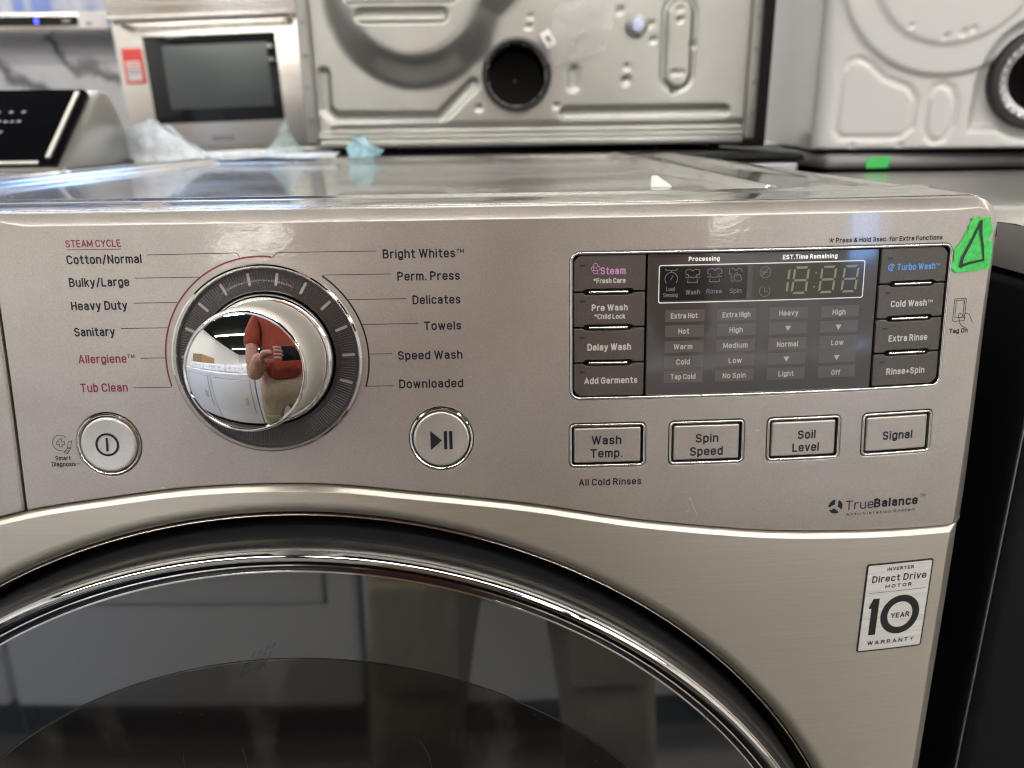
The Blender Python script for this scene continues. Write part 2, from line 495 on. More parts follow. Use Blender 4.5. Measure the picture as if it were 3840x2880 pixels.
# --- condensed grotesque lettering drawn as strokes; glyph boxes have capital height 1
def _p(*it):
    out = []
    for q in it:
        if len(q) == 2:
            out.append(q)
        else:
            cx, cy, rx, ry, a0, a1 = q
            k = max(3, int(abs(a1 - a0) / 22))
            out += [(cx + rx * math.cos(math.radians(a0 + (a1 - a0) * i / k)), cy + ry * math.sin(math.radians(a0 + (a1 - a0) * i / k))) for i in range(k + 1)]
    return out
def _st(x1, y1, r):
    return _p((x1 - r, y1 - r, r, r, 0, 90), (r, y1 - r, r, r, 90, 180), (r, r, r, r, 180, 270), (x1 - r, r, r, r, 270, 359.9))
_bow = [(_st(.40, .74, .20), True)]
_ar = _p((0, .50), (.20, .54, .20, .20, 170, 0), (.40, 0))
GL = {
 'A': (.54, [([(0, 0), (.27, 1), (.54, 0)], False), ([(.09, .29), (.45, .29)], False)]),
 'B': (.48, [(_p((0, .0), (0, 1), (.22, 1), (.22, .765, .23, .235, 90, -90), (0, .53)), False), (_p((.23, .53), (.23, .265, .25, .265, 90, -90), (0, 0)), False)]),
 'C': (.49, [(_p((.25, .75, .25, .25, 12, 180), (.25, .25, .25, .25, 180, 348)), False)]),
 'D': (.49, [(_p((0, 0), (0, 1), (.21, 1), (.21, .72, .28, .28, 90, 0), (.21, .28, .28, .28, 0, -90)), True)]),
 'E': (.41, [([(.41, 1), (0, 1), (0, 0), (.41, 0)], False), ([(.05, .52), (.37, .52)], False)]),
 'F': (.41, [([(.41, 1), (0, 1), (0, 0)], False), ([(.05, .50), (.37, .50)], False)]),
 'G': (.50, [(_p((.25, .75, .25, .25, 12, 180), (.25, .25, .25, .25, 180, 360), (.50, .48), (.27, .48)), False)]),
 'H': (.48, [([(0, 0), (0, 1)], False), ([(.48, 0), (.48, 1)], False), ([(.05, .52), (.43, .52)], False)]),
 'I': (.0, [([(0, 0), (0, 1)], False)]),
 'L': (.39, [([(0, 1), (0, 0), (.39, 0)], False)]),
 'M': (.62, [([(0, 0), (0, 1), (.31, .16), (.62, 1), (.62, 0)], False)]),
 'N': (.49, [([(0, 0), (0, 1), (.49, 0), (.49, 1)], False)]),
 'O': (.50, [(_st(.50, 1, .25), True)]),
 'P': (.47, [(_p((0, 0), (0, 1), (.21, 1), (.21, .735, .26, .265, 90, -90), (.05, .47)), False)]),
 'R': (.49, [(_p((0, 0), (0, 1), (.21, 1), (.21, .745, .25, .255, 90, -90), (.05, .49)), False), ([(.25, .47), (.49, 0)], False)]),
 'S': (.47, [(_p((.235, .755, .225, .245, 20, 262), (.235, .258, .235, .258, 82, -162)), False)]),
 'T': (.50, [([(0, 1), (.50, 1)], False), ([(.25, .96), (.25, 0)], False)]),
 'U': (.48, [(_p((0, 1), (.24, .25, .24, .25, 180, 360), (.48, 1)), False)]),
 'V': (.52, [([(0, 1), (.26, 0), (.52, 1)], False)]),
 'W': (.78, [([(0, 1), (.195, 0), (.39, 1), (.585, 0), (.78, 1)], False)]),
 'Y': (.50, [([(0, 1), (.25, .44), (.50, 1)], False), ([(.25, .42), (.25, 0)], False)]),
 'a': (.39, [(_p((.195, .55, .185, .19, 155, 0), (.38, 0)), False), (_p((.34, .43), (.19, .43), (.19, .215, .19, .215, 90, 270), (.34, .09)), False)]),
 'b': (.40, _bow + [([(0, 1), (0, 0)], False)]),
 'c': (.38, [(_p((.20, .54, .20, .20, 18, 180), (.20, .20, .20, .20, 180, 342)), False)]),
 'd': (.40, _bow + [([(.40, 1), (.40, 0)], False)]),
 'e': (.40, [(_p((.03, .37), (.40, .37), (.20, .54, .20, .20, 0, 180), (.20, .20, .20, .20, 180, 338)), False)]),
 'f': (.27, [(_p((.30, 1), (.27, .83, .15, .17, 90, 180), (.12, 0)), False), ([(0, .72), (.27, .72)], False)]),
 'g': (.40, _bow + [(_p((.40, .74), (.20, -.06, .20, .20, 0, -155)), False)]),
 'h': (.40, [([(0, 1), (0, 0)], False), (_ar, False)]),
 'i': (.0, [([(0, .72), (0, 0)], False), ([(0, .985), (0, .995)], False)]),
 'k': (.36, [([(0, 1), (0, 0)], False), ([(.35, .74), (.04, .34)], False), ([(.14, .42), (.37, 0)], False)]),
 'l': (.0, [([(0, 1), (0, 0)], False)]),
 'm': (.64, [([(0, .74), (0, 0)], False), (_p((0, .52), (.16, .56, .16, .18, 165, 0), (.32, 0)), False), (_p((.32, .54), (.48, .56, .16, .18, 165, 0), (.64, 0)), False)]),
 'n': (.40, [([(0, .74), (0, 0)], False), (_ar, False)]),
 'o': (.40, _bow),
 'p': (.40, _bow + [([(0, .74), (0, -.27)], False)]),
 'r': (.26, [([(0, .74), (0, 0)], False), (_p((0, .48), (.20, .52, .20, .22, 175, 90), (.27, .74)), False)]),
 's': (.36, [(_p((.18, .555, .17, .185, 20, 262), (.18, .19, .18, .19, 82, -162)), False)]),
 't': (.28, [(_p((.12, .97), (.26, .16, .14, .16, 180, 270), (.30, 0)), False), ([(0, .73), (.28, .73)], False)]),
 'u': (.40, [(_p((0, .74), (.20, .20, .20, .20, 180, 350)), False), ([(.40, .74), (.40, 0)], False)]),
 'v': (.40, [([(0, .74), (.20, 0), (.40, .74)], False)]),
 'w': (.62, [([(0, .74), (.155, 0), (.31, .74), (.465, 0), (.62, .74)], False)]),
 'x': (.38, [([(0, .74), (.38, 0)], False), ([(0, 0), (.38, .74)], False)]),
 'y': (.40, [([(0, .74), (.21, .02)], False), ([(.40, .74), (.20, -.05), (.13, -.25), (.02, -.26)], False)]),
 '3': (.44, [(_p((.21, .76, .20, .24, 155, -85), (.22, .26, .23, .26, 85, -158)), False)]),
 '/': (.30, [([(0, -.10), (.30, 1.03)], False)]),
 '.': (.0, [([(0, 0), (0, .015)], False)]),
 '&': (.54, [([(.54, 0), (.13, .66), (.11, .82), (.15, .95), (.25, 1), (.35, .93), (.36, .78), (.28, .64), (.07, .42), (0, .25), (.04, .08), (.17, 0), (.32, .05), (.45, .22), (.50, .40)], False)]),
 '*': (.30, [([(.15 + .17 * math.cos(math.radians(a)), .78 + .19 * math.sin(math.radians(a))), (.15, .78)], False) for a in (90, 18, 162, 234, 306)]),
 '+': (.40, [([(0, .37), (.40, .37)], False), ([(.20, .14), (.20, .60)], False)]),
 '-': (.28, [([(0, .42), (.28, .42)], False)]),
}
def text(t, x0, x1, z, cap, m, parent, off=.10, bold=.012, space=1.0):
    """print t on the front between x0 and x1 with baseline z and capital height cap (mm)"""
    wt = .138 + bold * 2.0
    gap = .115 * space + (space - 1) * .25
    x = wt / 2; items = []
    for ch in t:
        if ch == ' ':
            x += .27
            continue
        w, ls = GL[ch]
        for pts, closed in ls:
            cut = [0]
            if not closed:
                for i in range(1, len(pts) - 1):
                    ux, uy = pts[i][0] - pts[i - 1][0], pts[i][1] - pts[i - 1][1]
                    vx, vy = pts[i + 1][0] - pts[i][0], pts[i + 1][1] - pts[i][1]
                    if ux * vx + uy * vy < .45 * math.hypot(ux, uy) * math.hypot(vx, vy):
                        cut.append(i)
            if len(cut) > 1:
                cut.append(len(pts) - 1)
                for a_, b_ in zip(cut[:-1], cut[1:]):
                    items.append((x, pts[a_:b_ + 1], False))
            else:
                items.append((x, pts, closed))
        x += w + wt + gap
    total = x - gap - wt / 2
    s = (x1 - x0 - wt * cap) / max(.01, total - wt)
    V, Fc = [], []
    for k_, (gx, pts, closed) in enumerate(items):
        P = np.array(pts, float)
        P[:, 0] = x0 + wt * cap / 2 + (gx - wt / 2 + P[:, 0]) * s
        P[:, 1] = z + cap * (wt / 2 + P[:, 1] * (1 - wt))
        n = len(P)
        nx = np.roll(P, -1, 0) - P; pv = P - np.roll(P, 1, 0)
        if not closed:
            nx[-1] = pv[-1]; pv[0] = nx[0]
            e0 = nx[0] / (np.linalg.norm(nx[0]) + 1e-9); e1 = pv[-1] / (np.linalg.norm(pv[-1]) + 1e-9)
            P[0] -= e0 * wt * cap * .42; P[-1] += e1 * wt * cap * .42
        nx /= np.linalg.norm(nx, axis=1, keepdims=True) + 1e-9
        pv /= np.linalg.norm(pv, axis=1, keepdims=True) + 1e-9
        tt = nx + pv; tt /= np.linalg.norm(tt, axis=1, keepdims=True) + 1e-9
        nn = np.stack([-tt[:, 1], tt[:, 0]], 1)
        kk = 1 / np.maximum(.62, (nn * np.stack([-nx[:, 1], nx[:, 0]], 1)).sum(1))
        A = P + nn * (kk * wt * cap / 2)[:, None]; B = P - nn * (kk * wt * cap / 2)[:, None]
        i0 = len(V); o_ = off + (k_ % 4) * .004
        V.extend(list(W(F(A[:, 0], A[:, 1], o_)))); V.extend(list(W(F(B[:, 0], B[:, 1], o_))))
        for i in range(n if closed else n - 1):
            j = (i + 1) % n
            Fc.append((i0 + i, i0 + n + i, i0 + n + j, i0 + j))
    return mk('lettering', V, Fc, m, parent, smooth=False, label='printed "%s"' % t if t != 'TM' else None)

def lathe(name, prof, m, parent, centre, axis=(0, -1, 0), n=128, frame='M', label=None, sharp=35, a0=0, a1=360, **kw):
    """prof = [(radius, height along axis)] in mm, centre in the machine frame (mm)"""
    ax = Vector(axis).normalized()
    u = ax.orthogonal().normalized() if abs(ax.y) < .9 else Vector((1, 0, 0)) - ax * ax.x
    u.normalize(); w = ax.cross(u)
    V, Fc = [], []
    full = abs(a1 - a0) >= 360
    N_ = n if full else n + 1
    for R, h in prof:
        for i in range(N_):
            a = math.radians(a0 + (a1 - a0) * i / n)
            p = Vector(centre) + ax * h + (u * math.cos(a) + w * math.sin(a)) * R
            V.append(p)
    for j in range(len(prof) - 1):
        for i in range(n):
            a = j * N_ + i; b = j * N_ + (i + 1) % N_
            Fc.append((a, b, b + N_, a + N_))
    V = np.array(V)
    V = W(V) if frame == 'M' else V * .001
    return mk(name, V, Fc, m, parent, sharp=sharp, label=label, **kw)

def bevbox(name, x0, x1, y0, y1, z0, z1, m, parent=None, r=.004, seg=3, X=None, label=None, **kw):
    """bevelled box in world metres; X = optional 4x4 placing it"""
    bm = bmesh.new()
    bmesh.ops.create_cube(bm, size=1)
    for v in bm.verts:
        v.co = Vector(((x0 + x1) / 2 + v.co.x * (x1 - x0), (y0 + y1) / 2 + v.co.y * (y1 - y0), (z0 + z1) / 2 + v.co.z * (z1 - z0)))
    if r > 0:
        bmesh.ops.bevel(bm, geom=bm.edges[:], offset=min(r, .49 * min(x1 - x0, y1 - y0, z1 - z0)), segments=seg, profile=.5, affect='EDGES')
    V = [(X @ v.co if X else v.co.copy()) for v in bm.verts]
    bm.verts.ensure_lookup_table()
    f = [tuple(v.index for v in p.verts) for p in bm.faces]
    bm.free()
    return mk(name, [tuple(v) for v in V], f, m, parent, sharp=40, label=label, **kw)

def spline(xs, ys):
    """natural cubic spline"""
    xs = np.array(xs, float); ys = np.array(ys, float); n = len(xs)
    h = np.diff(xs); A = np.eye(n); b = np.zeros(n)
    for i in range(1, n - 1):
        A[i, i - 1] = h[i - 1]; A[i, i] = 2 * (h[i - 1] + h[i]); A[i, i + 1] = h[i]
        b[i] = 3 * ((ys[i + 1] - ys[i]) / h[i] - (ys[i] - ys[i - 1]) / h[i - 1])
    c = np.linalg.solve(A, b)
    def f(x):
        x = np.asarray(x, float)
        i = np.clip(np.searchsorted(xs, x) - 1, 0, n - 2)
        d = x - xs[i]
        dd = (c[i + 1] - c[i]) / (3 * h[i]); bb = (ys[i + 1] - ys[i]) / h[i] - h[i] * (2 * c[i] + c[i + 1]) / 3
        return ys[i] + bb * d + c[i] * d**2 + dd * d**3
    return f
_seam = spline([-200, -160, -122, -85, -55, -30, 0, 30, 55, 85, 122, 163, 204, 235, 264, 309, 343], [0, 6, 15, 20.5, 24.2, 25.9, 26.3, 24.9, 22.0, 18.4, 13.2, 5.7, -.2, -3.8, -5.9, -8., -8.6])
def seam(x):
    return _seam(x) if x > 0 else _seam(x) if x > -150 else _seam(abs(x))

# ================================================================== the room
def room_box(name, x0, x1, y0, y1, z0, z1, m):
    V = [(x, y, z) for x in (x0, x1) for y in (y0, y1) for z in (z0, z1)]
    f = [(0, 1, 3, 2), (4, 6, 7, 5), (0, 4, 5, 1), (2, 3, 7, 6), (0, 2, 6, 4), (1, 5, 7, 3)]
    return mk(name, V, f, m, smooth=False, kind='structure')
RX0, RX1, RY0, RY1, FZ, CZ = -4.2, 6.5, -11.5, 4.2, -.85, 2.35
room_box('floor', RX0 - .1, RX1 + .1, RY0 - .1, RY1 + .1, FZ - .1, FZ, 'floor_vinyl')
room_box('ceiling', RX0 - .1, RX1 + .1, RY0 - .1, RY1 + .1, CZ, CZ + .1, 'ceiling_black')
room_box('wall_left', RX0 - .1, RX0, RY0, RY1, FZ, CZ, 'wall_white')
room_box('wall_right', RX1, RX1 + .1, RY0, RY1, FZ, CZ, 'wall_white')
room_box('wall_back', RX0, RX1, RY1, RY1 + .1, FZ, CZ, 'wall_white')
room_box('wall_front', RX0, RX1, RY0 - .1, RY0, FZ, CZ, 'wall_white')
k = 0
for y, xs in ((-1.0, (-2.2, 1.1, 4.4)), (-4.5, (-2.2, 1.1, 4.4)), (-8.0, (-2.2, 1.1, 4.4)), (-2.5, (-2.2, 1.1, 4.4)), (1.8, (-2.2, 1.1, 4.4))):  # rows behind the washers and between aisle and next row are added fill
    for x in xs:
        pos = {-2.2: 'left', 1.1: 'middle', 4.4: 'right'}[x]
        wh = {-1.0: 'over the aisle', -4.5: 'behind the opposite dryers', -8.0: 'far behind the aisle', -2.5: 'added between the aisle and the next row', 1.8: 'added behind the washers'}[y]
        t = empty('strip_light', (x, y, CZ), 'fluorescent strip light %s, %s of its row' % (wh, pos), 'ceiling light', 'fluorescent strip lights under the black ceiling')
        bevbox('housing', x - 1.55, x + 1.55, y - .07, y + .07, CZ - .06, CZ - .002, 'white_enamel', t, .004)
        bevbox('tube', x - 1.53, x + 1.53, y - .055, y + .055, CZ - .10, CZ - .061, 'tube', t, .015)
def window(x, y0, y1, z0, z1, label):
    t = empty('storefront_window', (x, (y0 + y1) / 2, z0), label, 'window')
    s = 1 if x < 0 else -1
    bevbox('pane', min(x, x + s * .01), max(x, x + s * .01), y0, y1, z0, z1, 'window_glow', t, 0)
    for a, b in ((y0 - .05, y0), (y1, y1 + .05)):
        bevbox('frame', min(x, x + s * .04), max(x, x + s * .04), a, b, z0 - .05, z1 + .05, 'grey_steel', t, .003)
    for a, b in ((z0 - .05, z0), (z1, z1 + .05)):
        bevbox('frame', min(x, x + s * .04), max(x, x + s * .04), y0, y1, a, b, 'grey_steel', t, .003)
window(RX1 - .01, -8.8, -7.75, .35, 1.0, 'bluish daylight window on the right hand wall behind the camera')
t = empty('storefront_window', (-2.3, RY1, .7), 'bluish daylight window high on the back wall at the left', 'window')
bevbox('pane', -3.5, -1.1, RY1 - .01, RY1 - .002, .75, 2.1, 'window_glow', t, 0)
for a_, b_, c_, d_ in ((-3.56, -3.5, .69, 2.16), (-1.1, -1.04, .69, 2.16), (-3.5, -1.1, .69, .75), (-3.5, -1.1, 2.1, 2.16)):
    bevbox('frame', a_, b_, RY1 - .05, RY1 - .002, c_, d_, 'grey_steel', t, .003)
mat('glare_glow', (1, 1, 1), .3, emit=(1.0, .96, .88), estr=32.0)  # invented glow on the far wall, shaped to give the panel glare streaks
for x0, x1, z0, z1, lab in ((-4.15, -2.0, .60, 1.02, 'added slanting glow band for glare on the far wall at the left'), (2.6, 5.2, .50, .98, 'added slanting glow band for glare on the far wall at the right')):
    t = empty('glare_band', ((x0 + x1) / 2, RY0, .5), lab, 'light', 'added slanting glow bands on the far wall')
    for nme, a_, b_, y_, mm_ in (('housing', -.04, .20, .03, 'white_enamel'), ('glow_strip', .03, .13, .045, 'glare_glow')):
        V = [(x, RY0 + .002 + y, z + h) for x, z in ((x0, z0), (x1, z1)) for y in (0, y_) for h in (a_, b_)]
        mk(nme, V, [(0, 1, 3, 2), (4, 6, 7, 5), (0, 4, 5, 1), (2, 3, 7, 6), (0, 2, 6, 4), (1, 5, 7, 3)], mm_, t, smooth=False)
# ================================================================== the washing machine
wm = empty('washing_machine', (0, .35, FZ), 'champagne grey front loading washing machine in the middle with chrome dial and dark display', 'washing machine')

# ---- control panel
XR = 343.4
ZT = 153.0
TOPR = 6.2
def cubic_corner(cx, cz, r, a0, a1, n=10):
    return arc(cx, cz, r, a0, a1, n)
sx = np.concatenate([np.arange(-121.5, 325, 6.0), np.arange(327., 343.3, 2.)])
outer = [(float(x), float(seam(x)) + .25) for x in sx]
outer += [(XR, float(seam(343.)) + .25)]
zz = np.arange(-5, ZT - 15, 7.)
outer += [(XR, float(z)) for z in zz]
outer += cubic_corner(XR - 15, ZT - 15, 15, 0, 90, 14)
outer += [(float(x), ZT) for x in np.arange(XR - 22, -120, -7.)]
outer += [(-121.6, ZT)]
outer += [(-122.0, float(z)) for z in np.arange(ZT - 4, 17, -8.)]
outer += [(-122.0, 16.2)]
def rr(p):
    x, z = p
    if z > ZT - 15 and x > XR - 16:
        return 5.2
    if z > ZT - 3:
        return TOPR if x > -119 else 2.
    if x > 343.2:
        return side_r(z)
    return .9
def side_r(z):
    return float(np.interp(z, [-8, 55, 120, 140], [12., 8., 5.4, 5.2]))
R_ = np.array([rr(p) for p in outer])
Rs = (np.roll(R_, 1) + R_ + np.roll(R_, -1)) / 3
R_ = np.where(np.array([p[1] > 100 for p in outer]), Rs, R_)
_n2, _k = norm2(outer)
VC = _n2 * (_k * R_)[:, None]
for i, (x, z) in enumerate(outer):
    if x > 343.2 and z < 130:
        VC[i] = (-side_r(z), max(0, float(seam(331.)) + 1.15 - z))
    elif x > XR - 12. and z < 5:
        VC[i] = (min(0, XR - 12. - x), .9)
        R_[i] = .9 + 11.1 * ((x - (XR - 12)) / 12)**2
KX, KZ = -2.2, 85.7
BX = [136.4 + 47.4 * i for i in range(4)]
disp = rrect(136.8, 318.0, 63.9, 132.2, 4.6, 8)
def bent(pts, st=5.):
    return subdiv(pts, st)
holes = [(bent(disp), .5, 7.), (circ(KX, KZ, 43.4, 120), .6, 9.), (circ(-79.3, 46.9, 15.2, 64), .6, 8.), (circ(76.4, 46.9, 15.2, 64), .6, 8.)]
btn = [rrect(x, x + 36.7, 31.4, 52.8, 2.6, 5) for x in BX]
holes += [(bent(b), .5, 7.) for b in btn]
cp = shell('control_panel', outer, R_, 14., 'champagne_paint', wm, holes, grid=8., nth=8, hdepth=7., chamfer=True, vecs=VC)
# dark cavity plates behind the openings
def plate(pts, off, m, name, parent, **kw):
    return shell(name, pts, .2, .6, m, parent, (), off, 12., 1, **kw)
plate(bent(rrect(136.0, 318.8, 63.2, 133.0, 4)), -6.0, 'black_gap', 'display_cavity', cp)
plate(circ(KX, KZ, 44.5, 60), -8.0, 'black_gap', 'dial_cavity', cp)

# ---- detergent drawer front, left of the gap
sx2 = np.arange(-342., -124., 6.)
outer2 = [(float(x), float(seam(x)) + .25) for x in sx2] + [(-123.3, 15.4)]
outer2 += [(-123.2, float(z)) for z in np.arange(20, ZT - 3, 8.)] + [(-123.2, ZT)]
outer2 += [(float(x), ZT) for x in np.arange(-130, -XR + 15, -8.)] + cubic_corner(-XR + 15, ZT - 15, 15, 90, 180, 12)
outer2 += [(-XR, float(z)) for z in np.arange(ZT - 22, -3, -8.)]
R2 = np.array([TOPR if z > ZT - 3 and x < -126 else 1. if x > -340 else 9. for x, z in outer2])
for _ in range(2):
    R2 = (R2 + np.roll(R2, 1) + np.roll(R2, -1)) / 3
shell('detergent_drawer', outer2, R2, 14., 'champagne_paint', wm, (), 0, 9., 8, chamfer=True)

# ---- lower front panel of brushed steel with the round door opening
DZ, HR = -299.0, 309.0
xs_ = np.concatenate([np.arange(-342.6, -329, 2.), np.arange(-326, 327, 6.), np.arange(330., 342.7, 2.1)])
zb = -790.
top = [(float(x), float(seam(x)) - .75) for x in xs_[::-1]]
outer3 = [(342.6, float(z)) for z in np.arange(zb + 8, -14, 8.)] + top + [(-342.6, float(z)) for z in np.arange(-20, zb, -8.)] + [(float(x), zb) for x in np.arange(-336, 343, 8.)]
n3_, k3_ = norm2(outer3)
R3 = np.full(len(outer3), 2.)
V3 = n3_ * (k3_ * R3)[:, None]
for i, (x, z) in enumerate(outer3):
    ax_ = abs(x)
    if ax_ > 342.4 and z < -12:
        V3[i] = (-math.copysign(12.5, x), min(0, float(seam(331.)) - 4. - z)); R3[i] = 12.5
    elif z > -20:
        V3[i] = (-math.copysign(max(0, ax_ - 330.1), x), -3.2)
        R3[i] = 3.2 + 9.3 * (max(0, ax_ - 330.1) / 12.5)**2
hole_r = 8.0
fp = shell('front_panel', outer3, R3, 20., 'brushed_steel', wm, [(circ(0, DZ, HR, 240), hole_r, 6.)], grid=16., nth=8, chamfer=True, vecs=V3)
lip = circ(0, DZ, HR + .15, 240)
band('opening_lip', lip, [(0, -7.0), (0, -5.0), (.25, -4.3), (.7, -4.0), (1.15, -4.3), (1.4, -5.0), (1.4, -9.0)], 'lip_silver', wm)

# ---- cabinet sides and back, set 1 mm inside the fronts
def W3(x, y, z):
    return tuple(W(np.array([x, y, z], float)))
cab = []
for s in (-1, 1):
    pass
bevbox('cabinet', -.3425, .3425, .062, .70, FZ + .02, .1455, 'grey_steel', wm, .004)

# ---- top: profile from the panel's rear edge, raised bead, recessed plate
def topcover():
    bow = lambda x: float(sy(x, 147.) - sy(0., 147.))
    xs = [-343.4, -343.2, -342.6, -341.4, -339.6, -337., -334, -331.] + list(np.arange(-328, 329, 8.)) + [331., 334, 337., 339.6, 341.4, 342.6, 343.2, 343.4]
    # (y, z) in world mm measured from the panel's back edge
    prof = [(22.0, 147.5), (26.2, 147.8), (26.9, 151.6), (27.6, 152.4), (29.4, 152.7), (52, 152.7), (66, 152.6), (70.5, 153.0), (72.5, 154.0), (74.5, 154.0), (76.5, 153.0), (79, 151.0), (84, 150.6)]
    V, Fc = [], []
    n = len(xs)
    for j, (y, z) in enumerate(prof):
        for x in xs:
            zz = z - (15 - math.sqrt(max(0., 225 - max(0., abs(x) - 328.4)**2)))
            V.append((x * .001, (y + bow(x)) * .001, zz * .001))
    for j in range(len(prof) - 1):
        for i in range(n - 1):
            a = j * n + i
            Fc.append((a, a + 1, a + n + 1, a + n))
    t = mk('top_rim', V, Fc, 'top_metal', wm, sharp=60)
    # side rims with their bead, and the recessed plate between them, running back to y = 715
    prof2 = [(-343.4, 137.6), (-342.6, 142.5), (-340.5, 146.5), (-337, 149.6), (-332, 151.8), (-327, 152.6), (-318, 152.6), (-311, 152.4), (-309, 151.2), (-300, 150.8), (-262, 151.0), (-256, 152.2), (-252.5, 154.6), (-248.5, 154.6), (-245, 152.), (-240, 149.4), (-232, 149.0), (232, 149.0), (240, 149.4), (245, 152.), (248.5, 154.6), (252.5, 154.6), (256, 152.2), (262, 151.), (300, 150.8), (309, 151.2), (311, 152.4), (318, 152.6), (327, 152.6), (332, 151.8), (337, 149.6), (340.5, 146.5), (342.6, 142.5), (343.4, 137.6)]
    V, Fc = [], []
    ys = [83.8, 88, 92, 104, 120, 150, 200, 400, 600, 655, 668, 674, 680, 686, 712, 716]
    n = len(prof2)
    for y in ys:
        for x, z in prof2:
            b = bow(x) * max(0., min(1., (200 - y) / 116.))
            if abs(x) < 244 and y < 92:
                z = 150.6 - (y - 84) / 8 * 1.6 if y > 84 else 150.6
            if abs(x) < 244 and y > 665:
                z = {668: 150.5, 674: 154.0, 680: 154.0, 686: 152.6}.get(y, 152.2)
            V.append((x * .001, (y + b) * .001, (z if y > 84 else min(z, 150.55)) * .001))
    for j in range(len(ys) - 1):
        for i in range(n - 1):
            a = j * n + i
            Fc.append((a, a + 1, a + n + 1, a + n))
    mk('top_plate', V, Fc, 'top_metal', wm, sharp=60)
topcover()

# ---- door
dc = (0, 0, DZ)
door = lathe('door', [(301.2, -60), (301.6, 2), (301.2, 4.8), (300.6, 5.6)], 'black_plastic', wm, dc, n=240)
lathe('outer_band', [(301.2, 5.2), (300.6, 7.6), (299.2, 10.2), (297.8, 11.4)], 'band_grey', door, dc, n=240)
lathe('chrome_ring', [(298.0, 11.0), (297.8, 12.0), (297.2, 13.4), (296.2, 14.2), (294.9, 14.1), (293.9, 13.1), (293.4, 11.6), (293.2, 9.5)], 'worn_chrome', door, dc, n=240)
lathe('inner_groove', [(293.6, 9.8), (292.8, 7.6), (290.6, 7.5), (290.2, 8.6)], 'black_gap', door, dc, n=240)
lathe('inner_trim', [(290.3, 8.2), (289.9, 9.1), (289.3, 9.3), (288.8, 8.7), (288.6, 7.6)], 'worn_chrome', door, dc, n=240)
lathe('glass_gasket', [(288.7, 7.9), (287.5, 6.7), (286.0, 6.5)], 'black_gap', door, dc, n=240)
def dome(R):
    return 7.6 + 3.5 * (1 - (R / 286.)**2)
lathe('glass_rim', [(286.0, 6.2), (285.9, 7.4), (285.4, 7.65), (285.0, dome(285.0))], 'worn_chrome', door, dc, n=240)
lathe('door_glass', [(r, dome(r)) for r in [285.0] + list(range(280, 238, -6)) + [238.6]], 'door_glass', door, dc, n=240, sharp=80)
lathe('glass_bowl_edge', [(238.6, dome(238.6)), (238.3, dome(238.6) - .25), (237.9, dome(237.4) - .25), (237.6, dome(237.6) - .05)], 'lcd_black', door, dc, n=240)
lathe('glass_bowl', [(r, dome(r) - .05) for r in [237.6] + list(range(230, 0, -10)) + [.5]], 'door_bowl', door, dc, n=240, sharp=80)
# dark wall of the recess the door sits in
lathe('door_recess', [(309.2, -13.0), (309.4, -40), (250, -46)], 'black_plastic', wm, (0, 0, DZ), n=160)
V = []
mk('recess_back', [W3(x, 40, z) for x, z in ((-335, -640), (335, -640), (335, 10), (-335, 10))], [(0, 1, 2, 3)], 'black_gap', wm, smooth=False)

def glass_strokes(name, lines, w, m, parent, hh=None):
    V, Fc = [], []
    for a_, b_ in lines:
        a_ = np.array(a_, float); b_ = np.array(b_, float)
        d_ = (b_ - a_) / np.linalg.norm(b_ - a_); n_ = np.array([-d_[1], d_[0]]) * w / 2
        i0 = len(V)
        for p_ in (a_ + n_, a_ - n_ * .4, b_ - n_, b_ + n_ * .4):
            R_q = math.hypot(p_[0], p_[1] - DZ)
            V.append(W3(p_[0], -(dome(R_q) + .03), p_[1]))
        Fc.append((i0, i0 + 1, i0 + 2, i0 + 3))
    return mk(name, V, Fc, m, parent, smooth=False)
mat('smudge_grey', (.085, .085, .088), .5)
mat('smudge_dark', (.016, .016, .017), .5)
ln_ = []
for i in range(8):
    x = -26.5 + i * 1.75; z = -71.5 + i * .9
    for q_ in range(2 + i % 2):
        a_ = (x + q_ * 2.6 + rng.uniform(-.3, .3), z + q_ * 5.2); ln_.append((a_, (a_[0] + 2.0, a_[1] + rng.uniform(3., 4.6))))
tag(glass_strokes('fingerprint', ln_, .34, 'smudge_dark', door), kind='stuff')
glass_strokes('scratch', [((204.3, -102.3), (209.6, -97.4))], .6, 'smudge_grey', door)
ln_ = []
for i in range(26):
    x = rng.uniform(-150, 180); z = rng.uniform(-150, -25)
    if math.hypot(x, z - DZ) < 280:
        l_ = rng.uniform(.4, 1.0); ln_.append(((x, z), (x + l_, z + rng.uniform(-.3, .3))))
tag(glass_strokes('dust_speck', ln_, .35, 'smudge_grey', door), kind='stuff')
# hair-fine swirls on the inner bowl
ln_ = []
for x0, z0, n_, bx_, bz_ in ((-120, -150, 9, 1.2, -4.0), (-96, -128, 8, -.9, -4.2), (-60, -115, 9, -.2, -4.6), (-30, -112, 7, .8, -4.2), (60, -110, 8, 2.0, -3.4), (95, -128, 8, .6, -4.0)):
    px_, pz_ = x0, z0
    for i in range(n_):
        nx_, nz_ = px_ + bx_ * (1 - i * .22) , pz_ + bz_
        ln_.append(((px_, pz_), (nx_, nz_))); px_, pz_ = nx_, nz_
mat('swirl_grey', (.034, .032, .030), .5)
tag(glass_strokes('swirl_mark', ln_, .40, 'swirl_grey', door), kind='stuff')

